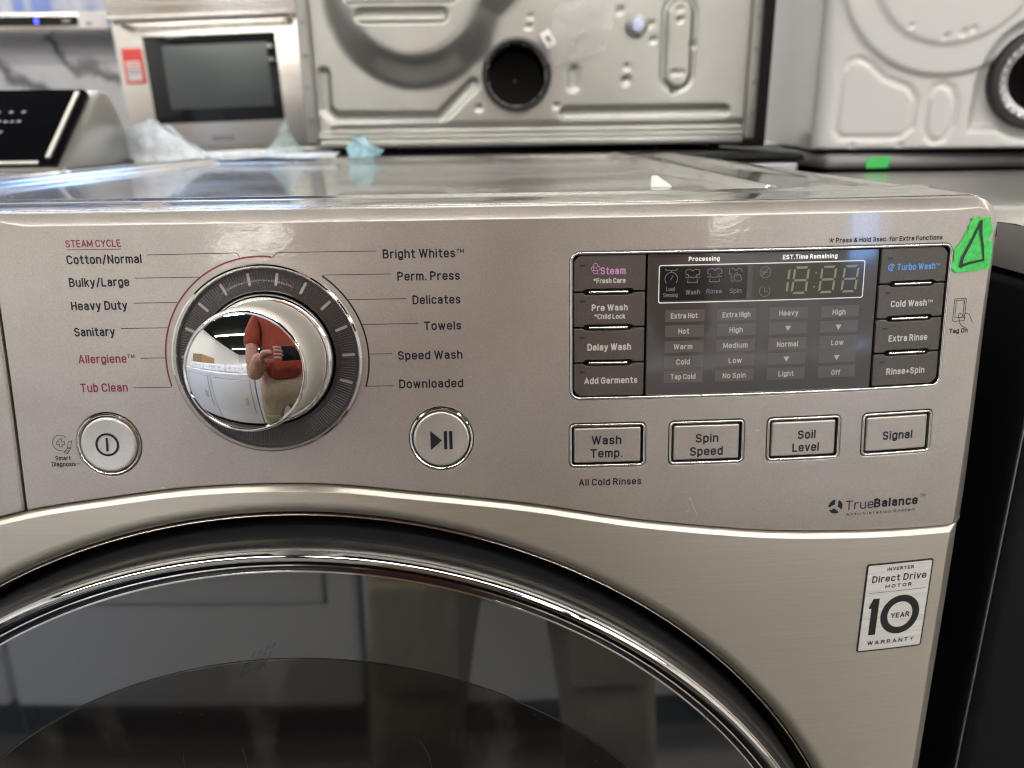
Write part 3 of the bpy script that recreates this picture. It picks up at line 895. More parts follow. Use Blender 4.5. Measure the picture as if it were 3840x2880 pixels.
# ---- dial
nk = sn(np.array(KX), np.array(KZ))
kc = tuple(F(np.array(KX), np.array(KZ), 0.))
ax = tuple(nk)
dial = lathe('dial', [(43.6, -3), (43.9, .5), (43.5, 1.5), (42.7, 1.9), (42.0, 1.4), (41.5, .4), (41.2, -1.5)], 'worn_chrome', wm, kc, ax, n=160)
lathe('dial_plate', [(41.4, -1.1), (40.6, -1.3), (33.0, -.6), (31.2, -.6), (30.8, -2.5)], 'dial_brown', dial, kc, ax, n=160)
axv = Vector(ax); uu = (Vector((1, 0, 0)) - axv * axv.x).normalized(); ww = axv.cross(uu)
if ww.z < 0:
    ww = -ww
def kp(r, ang, h):
    """polar point on the dial: ang clockwise from the top, mm"""
    a = math.radians(ang)
    return Vector(kc) + axv * h + (uu * math.sin(a) + ww * math.cos(a)) * r
V, Fc = [], []
for i in range(200):
    a = i * 1.8
    b = len(V)
    for r, da, h in ((33.2, -.30, -.60), (40.4, -.30, -1.26), (40.4, .30, -1.26), (33.2, .30, -.60), (33.2, 0, -.42), (40.4, 0, -1.08)):
        V.append(kp(r, a + da, h + .02))
    Fc += [(b, b + 1, b + 5, b + 4), (b + 3, b + 4, b + 5, b + 2)]
mk('dial_rib', W(np.array([tuple(v) for v in V])), Fc, 'dial_rib', dial, smooth=False, kind='stuff')
for i in range(12):
    a = -107.2 + i * 19.5
    pts = []
    for j in range(7):
        pts.append((39.3 + .62 * math.sin(PI * j / 6), -.62 * math.cos(PI * j / 6)))
    for j in range(7):
        pts.append((34.6 - .62 * math.sin(PI * j / 6), .62 * math.cos(PI * j / 6)))
    V = []
    for r, t in pts:
        h = -1.3 + (40.6 - r) / 7.6 * .7 + .30
        V.append(kp(r, a, h) + (uu * math.cos(math.radians(a)) - ww * math.sin(math.radians(a))) * t)
    V2 = [v - axv * .4 for v in V]
    n = len(V)
    Fc = [tuple(range(n))] + [(j, j + n, (j + 1) % n + n, (j + 1) % n) for j in range(n)]
    mk('tick_mark', W(np.array([tuple(v) for v in V + V2])), Fc, 'tick_grey', dial, smooth=False)
knob = lathe('knob_skirt', [(30.2, -2), (30.2, .8), (29.6, 2.0), (28.7, 2.6), (28.0, 2.4), (27.4, 2.6)], 'chrome', dial, kc, ax, n=128)
lathe('knob_body', [(27.4, 2.2), (27.3, 4), (27.0, 12), (26.8, 22), (26.6, 29.0), (26.2, 31.4), (25.8, 32.4)], 'pearl_chrome', dial, kc, ax, n=128, sharp=70)
cap_edge = 32.6
lathe('knob_rim', [(25.9, 32.2), (25.7, 33.1), (25.2, 33.6), (24.7, 33.6), (24.4, 33.2)], 'chrome', dial, kc, ax, n=128)
def kd(r, R=72., e=24.4):
    return 33.1 + (math.sqrt(R * R - r * r) - math.sqrt(R * R - e * e))
lathe('knob_cap', [(r, kd(r)) for r in [24.4, 23.8, 22.8, 21.4] + list(np.arange(19.5, .4, -1.3)) + [.02]], 'mirror_chrome', dial, kc, ax, n=160, sharp=None)

# red and black arcs with their leader lines
def clockarc(r, a0, a1, n=60):
    return [(KX + r * math.sin(math.radians(a0 + (a1 - a0) * i / n)), KZ + r * math.cos(math.radians(a0 + (a1 - a0) * i / n))) for i in range(n + 1)]
strokes('cycle_arc', [(clockarc(46.7, -104.5, 6.0), False)], .75, 'print_red', cp, label='dark red arc round the left of the dial')
strokes('cycle_arc', [(clockarc(46.4, 36.0, 107.0), False)], .75, 'print_dark', cp, label='black arc round the right of the dial')
LN = .29
leads = [[(-52.5, 133.8), (-13.2, 134.1), (-12.0, 133.6), (-11.2, 132.0)], [(-59.1, 123.6), (-29.8, 123.6)], [(-60.8, 112.4), (-41.2, 112.4)], [(-68.0, 101.), (-46.7, 101.)], [(-60.6, 87.2), (-49.2, 87.2)], [(-65.1, 73.5), (-47.8, 73.5), (-47.3, 74.6)],
         [(50.1, 134.0), (6.6, 134.0), (5.4, 133.6), (3.4, 131.8), (2.6, 131.9)], [(56.3, 123.7), (26.0, 123.7), (24.9, 123.2)], [(62.7, 112.5), (36.0, 112.5)], [(67.4, 101.1), (41.6, 101.1)], [(55.0, 87.4), (44.3, 87.4)], [(55.1, 72.45), (42.2, 72.45)]]
for l in leads:
    strokes('leader_line', [([tuple(np.array(a_) + (np.array(b_) - np.array(a_)) * i / 6) for a_, b_ in zip(l[:-1], l[1:]) for i in range(6)] + [l[-1]], False)], LN, 'print_dark', cp)
strokes('underline', [([(-87.9, 136.55), (-63.6, 136.55)], False)], .32, 'print_red', cp)

TX = [("STEAM CYCLE", -88.1, -63.5, 137.56, 3.23, 'print_red', .006), ("Cotton/Normal", -88.6, -55.1, 130.15, 4.02, 'print_dark', .014), ("Bulky/Large", -88.9, -61.8, 120.03, 4.02, 'print_dark', .014), ("Heavy Duty", -89.3, -63.9, 109.49, 4.04, 'print_dark', .014),
      ("Sanitary", -89.4, -70.9, 97.60, 4.05, 'print_dark', .014), ("Allergiene", -89.1, -67.0, 85.15, 4.01, 'print_red', .010), ("TM", -66.6, -63.2, 87.25, 1.8, 'print_red', .02), ("Tub Clean", -89.7, -67.9, 71.75, 4.06, 'print_red', .010),
      ("Bright Whites", 52.8, 85.3, 130.59, 4.05, 'print_dark', .014), ("TM", 85.9, 89.2, 132.58, 1.78, 'print_dark', 0.02), ("Perm. Press", 58.9, 87.1, 120.56, 4.03, 'print_dark', .014), ("Delicates", 65.3, 87.1, 109.88, 4.0, 'print_dark', .014), ("Towels", 70.0, 87.1, 97.95, 4.02, 'print_dark', .014),
      ("Speed Wash", 57.6, 87.3, 84.49, 4.05, 'print_dark', .014), ("Downloaded", 57.6, 87.3, 71.15, 4.08, 'print_dark', .014),
      ("Smart", -105.2, -97.9, 39.57, 2.16, 'print_dark', .012), ("Diagnosis", -107.2, -95.9, 36.66, 2.17, 'print_dark', .012), ("TM", -95.5, -93.8, 37.4, .87, 'print_dark', 0.),
      ("Press & Hold 3sec. for Extra Functions", 259.4, 312.0, 133.75, 2.2, 'print_dark', .024), ("Tag On", 320.3, 330.2, 89.19, 2.3, 'print_dark', .018),
      ("All Cold Rinses", 141.1, 171.0, 22.53, 3.36, 'print_dark', .016), ("True", 272.8, 287.3, 4.80, 4.7, 'print_dark', -.012), ("Balance", 287.6, 310.9, 4.95, 4.6, 'print_dark', .035), ("TM", 311.9, 314.8, 8.65, 1.5, 'print_dark', -.01)]
for t, a, b, z, c, mm, bo in TX:
    text(t, a, b, z, c, mm, cp, bold=bo)
text("Anti-Vibration System", 273.4, 309.9, 1.75, 1.35, 'print_dark', cp, bold=.02, space=1.3)
# asterisk before the hint
strokes('asterisk', [([(257.3 + 1.25 * math.cos(math.radians(a)), 134.9 + 1.25 * math.sin(math.radians(a))), (257.3, 134.9)], False) for a in (90, 18, 162, 234, 306)], .42, 'print_dark', cp)
# swirl emblem before the vibration-system print
sw = []
for k in range(3):
    a0 = 90 + k * 120
    pts = []
    for i in range(13):
        a = math.radians(a0 - 8 + 100 * i / 12)
        pts.append((267.6 + 3.6 * math.cos(a), 6.95 + 3.6 * math.sin(a)))
    for i in range(9):
        t = i / 8.
        a = math.radians(a0 + 92 - 92 * t - 20 * math.sin(PI * t))
        r = 3.6 - 2.6 * math.sin(PI * min(1, .12 + t * .95))
        pts.append((267.6 + r * math.cos(a), 6.95 + r * math.sin(a)))
    sw.append(pts)
polys('swirl_emblem', sw, 'print_dark', cp)
# smart diagnosis emblem: ring, cross, flip phone
cx, cz = -101.9, 47.9
strokes('diagnosis_emblem', [(arc(cx, cz, 3.75, 42, 282, 30), False),
    ([(cx - .62, cz + 1.9), (cx + .62, cz + 1.9), (cx + .62, cz + .62), (cx + 1.9, cz + .62), (cx + 1.9, cz - .62), (cx + .62, cz - .62), (cx + .62, cz - 1.9), (cx - .62, cz - 1.9), (cx - .62, cz - .62), (cx - 1.9, cz - .62), (cx - 1.9, cz + .62), (cx - .62, cz + .62)], True),
    ([(-98.2, 48.4), (-96.6, 48.9), (-97.4, 45.6), (-98.9, 45.6)], True), ([(-99.0, 45.3), (-97.5, 45.2), (-99.4, 42.6), (-100.9, 43.4)], True), ([(-99.6, 44.4), (-98.6, 43.9)], False), ([(-100.2, 43.9), (-99.1, 43.3)], False)], .26, 'print_dark', cp)
# tag-on emblem: phone and pointing hand
strokes('tag_emblem', [(rrect(321.6, 327.9, 95.0, 105.7, .5, 3), True), (rrect(322.6, 326.9, 96.6, 104.9, .2, 2), True),
    ([(324.9, 96.0), (324.4, 97.9), (325.0, 98.7), (325.8, 98.5), (328.1, 95.9)], False), ([(327.3, 97.2), (328.2, 98.7), (330.3, 97.8), (332.4, 93.8)], False), ([(325.0, 95.9), (325.6, 94.0), (326.8, 92.6), (329.6, 91.1)], False)], .26, 'print_dark', cp)
# wear: scratches and a greasy smear, as they are on this panel
strokes('scratch', [([(195.0, 14.6), (195.6, 13.0), (196.4, 10.8), (197.6, 8.4), (198.4, 6.4)], False), ([(193.9, 14.4), (195.2, 14.8)], False)], .26, 'scratch_white', cp, off=.08)
strokes('scratch', [([(192.6, 8.8), (193.6, 8.1), (194.4, 8.5), (194.6, 9.6)], False)], .24, 'scratch_white', cp, off=.08)
strokes('scratch', [([(225.6, 46.9), (227.6, 46.7)], False)], .3, 'scratch_white', cp, off=.08)
strokes('scratch', [([(90.4, 76.6), (91.4, 75.7)], False)], .28, 'scratch_white', cp, off=.08)

for x_, z_, r_ in ((-55.8, 25.6, .75), (-19.7, 27.2, .5), (-99.2, 20.3, .5), (85.8, 20.1, .45)):
    polys('lint', [[(x_ + r_ * math.cos(q) * rng.uniform(.8, 1.5), z_ + r_ * .6 * math.sin(q)) for q in np.arange(0, 6.2, 1.0)]], 'scratch_white', cp, off=.35)
mat('smear_dark', (.17, .145, .135), .55)
strokes('scratch', [([(149.6, 51.6), (150.2, 51.3)], False)], .6, 'tag_white' if False else 'scratch_white', cp, off=.9)

# ---- round buttons
def round_button(cx, cz, label):
    c = tuple(F(np.array(cx), np.array(cz), 0.)); a = tuple(sn(np.array(cx), np.array(cz)))
    b = lathe('round_button', [(13.1, -4), (13.1, .2), (12.8, .75), (12.2, 1.0), (11.5, .95), (8, .55), (4, .42), (.05, .4)], 'button_silver', wm, c, a, n=96, label=label, sharp=None)
    lathe('button_ring', [(14.95, -3), (14.95, .1), (14.75, .55), (14.35, .75), (13.95, .55), (13.7, .1), (13.7, -4)], 'worn_chrome', b, c, a, n=96)
    lathe('button_gap', [(14.4, -3), (12.8, -3)], 'black_gap', b, c, a, n=64)
    return b
pb = round_button(-79.3, 46.9, 'round power button with ring and bar symbol')
sb = round_button(76.4, 46.9, 'round button with play and pause symbol')
strokes('power_symbol', [(circ(-79.9, 46.9, 5.0, 48), True)], 1.0, 'print_dark', pb, off=.72)
strokes('power_symbol', [([(-79.9, 50.1), (-80.1, 43.7)], False)], 1.0, 'print_dark', pb, off=.66)
polys('play_symbol', [[(71.3, 50.9), (71.3, 41.6), (76.6, 46.2)], [(77.6, 41.9), (79.1, 41.9), (79.1, 50.6), (77.6, 50.6)], [(80.1, 41.9), (81.6, 41.9), (81.6, 50.6), (80.1, 50.6)]], 'print_dark', sb, off=.72)

# ---- four rectangular buttons
names = [(('Wash', 147.2, 161.3, 42.40), ('Temp.', 146.6, 161.8, 36.10)), (('Spin', 196.8, 207.8, 41.95), ('Speed', 194.2, 210.1, 35.65)), (('Soil', 246.6, 255.4, 41.75), ('Level', 244.2, 257.4, 35.55)), (('Signal', 289.7, 305.2, 38.95),)]
for i, tx in enumerate(names):
    x = BX[i]
    b = shell('setting_button', bent(rrect(x + 2.5, x + 34.2, 33.6, 50.4, .9, 4), 4.), .9, 4., 'champagne_paint', wm, (), -.1, 7., 4, label='rectangular button marked %s' % ' '.join(t[0] for t in tx))
    band('button_frame', bent(rrect(x, x + 36.7, 31.4, 52.8, 2.8, 6), 4.), [(.30 + o, h) for o, h in half_round(1.15, .5, -3.)], 'worn_chrome', b)
    plate(bent(rrect(x + 1, x + 35.7, 32.7, 51.7, 2), 6.), -3.2, 'black_gap', 'button_gap', b)
    for t, a, c, z in tx:
        text(t, a, c, z, 4.25, 'print_dark', b, off=.06, bold=.016)

# ---- display block
dw = shell('display_window', bent(rrect(172.6, 281.7, 65.2, 130.6, .8, 3), 5.), .5, 3., 'display_glass', wm, (), -.9, 8., 3)
band('display_frame', bent(rrect(136.6, 318.3, 63.7, 132.4, 4.8, 8), 5.), [(.32 + o, h) for o, h in half_round(1.25, .6, -4.)], 'worn_chrome', dw)
DO = -.80
strokes('display_border', [(bent(rrect(177.9, 274.8, 108.3, 125.3, .9, 4)), True)], .42, 'print_white', dw, off=DO)
V, Fc = [], []
def quad(x0, x1, z0, z1, m, name, off):
    return shell(name, bent(rrect(x0, x1, z0, z1, .1, 1), 6.), .02, .02, m, dw, (), off, 50., 1)
quad(178.4, 218.9, 109.3, 124.6, 'lcd_black', 'liquid_crystal', DO - .04)
quad(221.4, 274.2, 109.0, 124.6, 'lcd_olive', 'liquid_crystal', DO - .04)
for cx_ in (190.4, 214.8, 239.6, 264.4):
    for cz_ in (102.1, 95.0, 87.8, 80.7, 73.6):
        quad(cx_ - 9.2, cx_ + 9.2, cz_ - 2.7, cz_ + 2.8, 'display_row', 'indicator_window', DO - .05)
DT = [("Processing", 191.3, 205.7, 126.94, 2.05, 'print_white', .035), ("EST.Time Remaining", 235.1, 261.2, 126.76, 2.15, 'print_white', .035),
      ("Load", 181.3, 185.3, 113.6, 1.85, 'icon_dim', 0), ("Sensing", 180.0, 186.7, 110.9, 1.85, 'icon_dim', 0), ("Wash", 190.3, 197.0, 111.85, 2.2, 'icon_dim', 0), ("Rinse", 200.1, 207.2, 112.1, 2.1, 'icon_dim', 0), ("Spin", 210.9, 216.4, 112.0, 2.2, 'icon_dim', 0),
      ("Extra Hot", 183.8, 196.3, 100.94, 2.5, 'print_grey', .02), ("Extra High", 208.0, 221.2, 100.85, 2.55, 'print_grey', .02), ("Hot", 187.5, 192.6, 93.78, 2.55, 'print_grey', .02), ("High", 211.5, 217.9, 93.75, 2.55, 'print_grey', .02), ("Warm", 185.5, 194.3, 86.6, 2.5, 'print_grey', .02),
      ("Medium", 208.9, 220.5, 86.54, 2.55, 'print_grey', .02), ("Cold", 186.9, 193.3, 79.40, 2.55, 'print_grey', .02), ("Low", 211.7, 218.0, 79.41, 2.5, 'print_grey', .02), ("Tap Cold", 184.3, 196.2, 72.48, 2.5, 'print_grey', .02), ("No Spin", 209.1, 220.2, 72.34, 2.52, 'print_grey', .02),
      ("Heavy", 234.8, 244.1, 100.92, 2.5, 'print_grey', .02), ("High", 260.7, 267.1, 100.5, 2.55, 'print_grey', .02), ("Normal", 234.5, 244.8, 86.31, 2.55, 'print_grey', .02), ("Low", 261.0, 267.1, 86.2, 2.5, 'print_grey', .02), ("Light", 236.0, 243.4, 72.31, 2.5, 'print_grey', .02), ("Off", 262.0, 266.4, 71.95, 2.5, 'print_grey', .02)]
for t, a, b, z, c, mm, bo in DT:
    text(t, a, b, z, c, mm, dw, off=DO, bold=bo)
polys('arrow_mark', [[(x - 1.45, z + 1.15), (x, z - 1.25), (x + 1.45, z + 1.15)] for x, z in ((239.5, 95.0), (264.1, 94.7), (239.5, 80.5), (264.2, 80.3))], 'print_grey', dw, off=DO)
# seven-segment digits
def seg(x, z, w, h, s, on='abcdefg'):
    t = 1.05; g = .18
    out = []
    def P(u, v):
        return (x + u + (v) * s, z + v)
    hw, hh = w / 2, h / 2
    if 'a' in on: out.append([P(-hw + .8, hh), P(hw - .8, hh), P(hw - 1.6, hh - t), P(-hw + 1.6, hh - t)])
    if 'g' in on: out.append([P(-hw + .9, t / 2 - .05), P(hw - .9, t / 2 - .05), P(hw - .9, -t / 2 + .05), P(-hw + .9, -t / 2 + .05)])
    if 'd' in on: out.append([P(-hw + .8, -hh), P(-hw + 1.6, -hh + t), P(hw - 1.6, -hh + t), P(hw - .8, -hh)][::-1])
    for c, sx_, sz in (('f', -1, 1), ('b', 1, 1), ('e', -1, -1), ('c', 1, -1)):
        if c in on:
            q = [P(sx_ * hw, sz * (hh - 1.0)), P(sx_ * (hw - t), sz * (hh - 1.7)), P(sx_ * (hw - t), sz * .8), P(sx_ * hw, sz * .45)]
            out.append(q)
    return out
sl = .085
for x, on in ((235.0, 'bc'), (244.1, 'abcdefg'), (257.2, 'abcdefg'), (268.1, 'abcdefg')):
    polys('digit', seg(x, 117.1, 7.6, 12.6, sl, on), 'lcd_segment', dw, off=DO)
polys('colon', [circ(251.5, 120.3, .45, 10), circ(250.9, 113.9, .45, 10)], 'lcd_segment', dw, off=DO)
# small pictograms in the display
sc_x, sc_z = 227.3, 121.2
strokes('pictogram', [(circ(sc_x, sc_z, 2.55, 28), True), ([(sc_x - 1.7, sc_z - 1.9), (sc_x + 1.7, sc_z + 1.9)], False), ([(sc_x - .4, sc_z), (sc_x + 1.7, sc_z)], False), (circ(sc_x - 1.1, sc_z + .05, .6, 10), True)], .24, 'icon_dim', dw, off=DO)
strokes('pictogram', [(arc(227.4, 112.6, 2.5, 110, 400, 28), False), ([(227.4, 114.4), (227.4, 112.3), (228.8, 112.3)], False)], .24, 'icon_dim', dw, off=DO)
x, z = 183.5, 119.6
strokes('pictogram', [(arc(x, z - .4, 2.9, -40, 220, 24), False), ([(x - 2.9, z + 4.2), (x - 2.2, z + 3.4), (x + 2.2, z + 3.4), (x + 2.9, z + 4.2)], False), ([(x, z + 3.4), (x, z + 2.5)], False), ([(x - .3, z - 1.0), (x + .9, z + 1.0)], False)], .26, 'icon_dim', dw, off=DO)
def shirt(x, z):
    return [(x - 3.2, z + 2.6), (x - 1.2, z + 3.1), (x, z + 2.2), (x + 1.2, z + 3.1), (x + 3.2, z + 2.6), (x + 3.2, z + .7), (x + 1.9, z + .5), (x + 1.9, z - .4)]
x, z = 193.4, 120.3
strokes('pictogram', [(shirt(x, z), False), ([(x - 1.9, z - .4), (x - 1.9, z + .5), (x - 3.2, z + .7), (x - 3.2, z + 2.6)], False), ([(x - 3.4, z - .4), (x - 2.3, z - .9), (x - 1.2, z - .4), (x, z - .9), (x + 1.2, z - .4), (x + 2.3, z - .9), (x + 3.4, z - .4)], False), ([(x - 2.1, z - 1.5), (x - 2.3, z - 2.9), (x + 2.3, z - 2.9), (x + 2.1, z - 1.5)], False)], .26, 'icon_dim', dw, off=DO)
x, z = 203.6, 120.4
strokes('pictogram', [(shirt(x, z), False), ([(x - 1.9, z - .4), (x - 1.9, z + .5), (x - 3.2, z + .7), (x - 3.2, z + 2.6)], False), ([(x - 3.4, z - .6), (x, z - .9), (x + 3.4, z - .6)], False), ([(x - 2.1, z - 1.5), (x - 2.3, z - 2.9), (x + 2.3, z - 2.9), (x + 2.1, z - 1.5)], False)], .26, 'icon_dim', dw, off=DO)
x, z = 213.4, 120.2
strokes('pictogram', [([(x - .4, z - 2.7), (x - 2.0, z - 2.7), (x - 2.0, z + .4), (x - 3.2, z + .7), (x - 3.0, z + 2.6), (x - 1.2, z + 3.1), (x, z + 2.2), (x + 1.2, z + 3.1), (x + 2.8, z + 2.6), (x + 2.8, z + 1.4)], False), (arc(x + 1.3, z - .8, 2.0, 100, 330, 16) + arc(x + 1.3, z - .8, 1.1, -10, 170, 12), False)], .26, 'icon_dim', dw, off=DO)

# ---- the eight option keys with their chrome bars
BZ = [113.9, 97.6, 81.2]
rows = [(130.4, 114.3), (113.5, 98.0), (97.2, 81.6), (80.8, 65.7)]
def option_key(x0, x1, row, side, label):
    zt, zb_ = rows[row]
    bx0, bx1 = (143.6, 165.9) if side == 0 else (287.9, 310.5)
    nd_ = 1.0
    pts = [(x0 + .3, zb_), ]
    if row < 3:
        pts = [(x0 + .3, zb_), (bx0 - .6, zb_), (bx0 + .7, zb_ + nd_), (bx1 - .7, zb_ + nd_), (bx1 + .6, zb_), (x1 - .3, zb_)]
    else:
        pts = [(x0 + (2.6 if side == 0 else .3), zb_), (x1 - (2.6 if side else .3), zb_)]
    rt_ = [(x1, zb_ + (2.6 if row == 3 and side else .3))]
    rt_ += [(x1, zt - (2.6 if row == 0 and side else .3))]
    if row > 0:
        tp = [(x1 - .3, zt), (bx1 + .6, zt), (bx1 - .7, zt - nd_), (bx0 + .7, zt - nd_), (bx0 - .6, zt), (x0 + .3, zt)]
    else:
        tp = [(x1 - (2.6 if side else .3), zt), (x0 + (2.6 if side == 0 else .3), zt)]
    lt = [(x0, zt - (2.6 if row == 0 and side == 0 else .3)), (x0, zb_ + (2.6 if row == 3 and side == 0 else .3))]
    return shell('option_key', bent(pts + rt_ + tp + lt, 5.), .35, 3.5, 'brown_key', wm, (), -.35, 7., 3, label=label)
KL = [[('*Fresh Care', 147.8, 162.4, 117.85, 2.3, 'print_light'), ('Steam', 150.9, 162.4, 121.8, 3.3, 'print_violet')], [('Pre Wash', 147.0, 163.6, 105.3, 2.95, 'print_light'), ('*Child Lock', 148.3, 162.5, 101.56, 2.3, 'print_light')], [('Delay Wash', 145.1, 165.4, 87.0, 3.2, 'print_light')], [('Add Garments', 143.7, 168.6, 71.4, 3.05, 'print_light')]]
KR = [[('Turbo Wash', 290.6, 310.0, 120.2, 3.05, 'print_blue'), ('TM', 310.1, 312.3, 121.8, 1.15, 'print_blue')], [('Cold Wash', 289.0, 307.4, 103.1, 3.1, 'print_light'), ('TM', 307.6, 310.3, 104.55, 1.35, 'print_light')], [('Extra Rinse', 289.3, 309.2, 86.7, 3.15, 'print_light')], [('Rinse+Spin', 289.4, 309.2, 70.8, 3.15, 'print_light')]]
ll = [['brown key with violet steam print and small cloud', 'brown key marked Pre Wash and Child Lock', 'brown key marked Delay Wash', 'brown key marked Add Garments'], ['brown key with blue print and swirl', 'brown key marked Cold Wash', 'brown key marked Extra Rinse', 'brown key marked Rinse+Spin']]
for side, K in enumerate((KL, KR)):
    x0, x1 = ((138.9, 171.5) if side == 0 else (282.6, 315.9))
    for row in range(4):
        b = option_key(x0, x1, row, side, ll[side][row])
        for t, a, c, z, h, mm in K[row]:
            text(t, a, c, z, h, mm, b, off=-.22, bold=.022 if t != 'TM' else .01)
        lz = (125.9, 109.8, 93.0, 77.0)[row]
        lx = 142.7 if side == 0 else 286.9
        strokes('indicator_lamp', [([(lx - 1.3, lz), (lx + 1.3, lz)], False)], .85, 'led_slot', b, off=-.24)
        if side == 0 and row == 0:
            cl = []
            for q, (dx, dz_, r_, s0, s1) in enumerate(((0, 1.9, 1.0, -30, 210), (-1.1, .5, .9, 60, 300), (1.1, .6, .9, -120, 120), (-.2, -.8, 1.0, 150, 400), (-.3, .4, .8, 0, 330))):
                cl.append((arc(148.7 + dx, 124.0 + dz_, r_, s0, s1, 12), False))
            cl.append(([(149.0, 122.6), (150.4, 121.9)], False))
            strokes('steam_emblem', cl, .28, 'print_violet', b, off=-.22)
        if side == 1 and row == 0:
            strokes('swirl_emblem', [(arc(287.8, 121.7, 1.5, 20, 300, 20), False), (arc(287.8, 121.7, .75, 180, 470, 16), False)], .5, 'print_blue', b, off=-.22)
            for o_, w_ in ((.0, 0),):
                pass
    for i, z in enumerate(BZ):
        a, c = (145.5, 163.9) if side == 0 else (289.8, 308.6)
        band('chrome_bar', bent(rrect(a, c, z - .62, z + .62, .6, 4), 4.), [(0, -2.), (0, -.1), (.15, .2), (.4, .42), (.6, .46)], 'chrome', wm)

# ---- warranty badge on the steel front
bg = shell('badge', bent(rrect(287.2, 323.8, -76.9, -25.6, 1.5, 4), 5.), .15, .3, 'badge_black', wm, (), .30, 9., 2, label='silver sticker with 10 year warranty print')
shell('badge_face', bent(rrect(288.1, 322.9, -76.0, -26.5, .9, 4), 5.), .05, .05, 'badge_foil', bg, (), .36, 9., 1)
BO = .44
for t, a, b, z, c, bo, sp in (("INVERTER", 298.4, 313.0, -30.15, 1.95, .04, 1.), ("Direct Drive", 290.8, 320.6, -36.3, 3.8, .02, 1.), ("MOTOR", 298.5, 313.0, -40.0, 2.0, .035, 1.4), ("YEAR", 303.8, 314.2, -58.1, 3.1, .03, .95), ("WARRANTY", 292.6, 318.8, -72.95, 2.4, .03, 1.35)):
    text(t, a, b, z, c, 'badge_black', bg, off=BO, bold=bo, space=sp)
strokes('badge_rule', [([(289.9 + 31.4 * i / 12, -42.1) for i in range(13)], False)], .25, 'badge_black', bg, off=BO)
polys('numeral', [[(296.3, -45.6), (296.3, -66.9), (292.4, -66.9), (292.4, -51.2), (291.0, -51.2), (291.0, -50.0), (292.9, -45.6)][::-1]], 'badge_black', bg, off=BO)
strokes('numeral', [([(308.8 + 8.9 * math.cos(2 * PI * i / 60), -56.2 + 9.4 * math.sin(2 * PI * i / 60)) for i in range(60)], True)], 3.9, 'badge_black', bg, off=BO)

# ---- green tape
def ragged(pts, amp, step):
    P = subdiv(pts, step); n2, _ = norm2(P)
    return [(p[0] + n[0] * rng.uniform(-amp, amp), p[1] + n[1] * rng.uniform(-amp, amp)) for p, n in zip(P, n2)]
tp = [(325.7, 143.2), (335.3, 143.5), (336.3, 141.5), (337.5, 139.2), (337.3, 135.1), (335.4, 133.1), (338.6, 131.5), (338.9, 126.8), (339.0, 119.9), (333.1, 118.6), (319.9, 118.3), (316.9, 120.7), (318.6, 123.9), (318.3, 128.5), (322.3, 133.4), (324.0, 137.0), (325.9, 141.8)][::-1]
tape = empty('masking_tape', tuple(W(F(np.array(328.), np.array(131.), .4))), 'torn green masking tape with a hand drawn triangle stuck right of the display', 'masking tape')
def tape_sheet():
    P = ragged(tp, .42, 1.2)
    n = len(P); pts2 = [Vector(p) for p in P]; edges = [(i, (i + 1) % n) for i in range(n)]
    G = np.stack(np.meshgrid(np.arange(316, 341, 2.2), np.arange(118, 144, 2.2)), -1).reshape(-1, 2)
    G = G[inside(G, P)]
    pts2 += [Vector(g) for g in G]
    r = delaunay_2d_cdt(pts2, edges, [], 0, 1e-6)
    cv, cf = r[0], r[2]
    A = np.array([(v[0], v[1]) for v in cv])
    C = np.array([A[list(f)].mean(0) for f in cf]); ok = inside(C, P)
    # follows the rounded side of the panel: falls back with the edge radius
    def pos(A, off):
        x, z = A[:, 0], A[:, 1]
        rs = np.array([side_r(q) for q in z])
        d = np.clip((x - (XR - rs)) / rs, 0, 1)
        p = F(x, z, off); p[:, 1] += rs * np.interp(d, [1 - c_[0] for c_ in CH], [c_[1] for c_ in CH])
        return p
    off = .40 + .16 * rng.rand(len(A)) + .25 * np.exp(-((A[:, 0] * .8 + A[:, 1] * .6 - 341.5) / .7)**2)
    V = np.vstack([W(pos(A, off)), W(pos(A, .1))]); nA = len(A)
    Fc = [tuple(f) for f, k_ in zip(cf, ok) if k_]
    # rim
    cnt = {}
    for f in Fc:
        for i in range(3):
            e = (f[i], f[(i + 1) % 3]); cnt[e] = 1
    rim = [(a, b) for a, b in cnt if (b, a) not in cnt]
    Fc += [(b, a, a + nA, b + nA) for a, b in rim]
    mk('tape_sheet', V, Fc, 'tape_green', tape, smooth=False)
    return pos
tpos = tape_sheet()
def tape_stroke(P, w):
    P = np.array(P, float); V, Fc = [], []
    d = np.gradient(P, axis=0); d /= np.linalg.norm(d, axis=1, keepdims=True)
    nn = np.stack([-d[:, 1], d[:, 0]], 1)
    w = np.asarray(w)
    A = P + nn * (w / 2)[:, None]; B = P - nn * (w / 2)[:, None]
    V = np.vstack([W(tpos(A, .86)), W(tpos(B, .86))]); n = len(P)
    Fc = [(i, i + n, i + n + 1, i + 1) for i in range(n - 1)]
    mk('drawn_triangle', V, Fc, 'marker_ink', tape, smooth=False)
def poly_interp(pts, k=8):
    P = np.array(pts); t = np.arange(len(P)); tt = np.linspace(0, len(P) - 1, (len(P) - 1) * k + 1)
    return np.stack([np.interp(tt, t, P[:, 0]), np.interp(tt, t, P[:, 1])], 1)
q = poly_interp([(330.7, 142.0), (329.3, 138.4), (325.6, 130.5), (322.9, 125.2), (322.2, 120.6)])
tape_stroke(q, np.linspace(1.1, 1.75, len(q)))
q = poly_interp([(322.0, 121.0), (326.0, 122.3), (334.6, 123.7)])
tape_stroke(q, np.linspace(1.5, 1.0, len(q)))
q = poly_interp([(330.6, 142.0), (331.3, 136.0), (333.2, 129.5), (334.2, 123.4)])
tape_stroke(q, np.linspace(1.5, .9, len(q)))

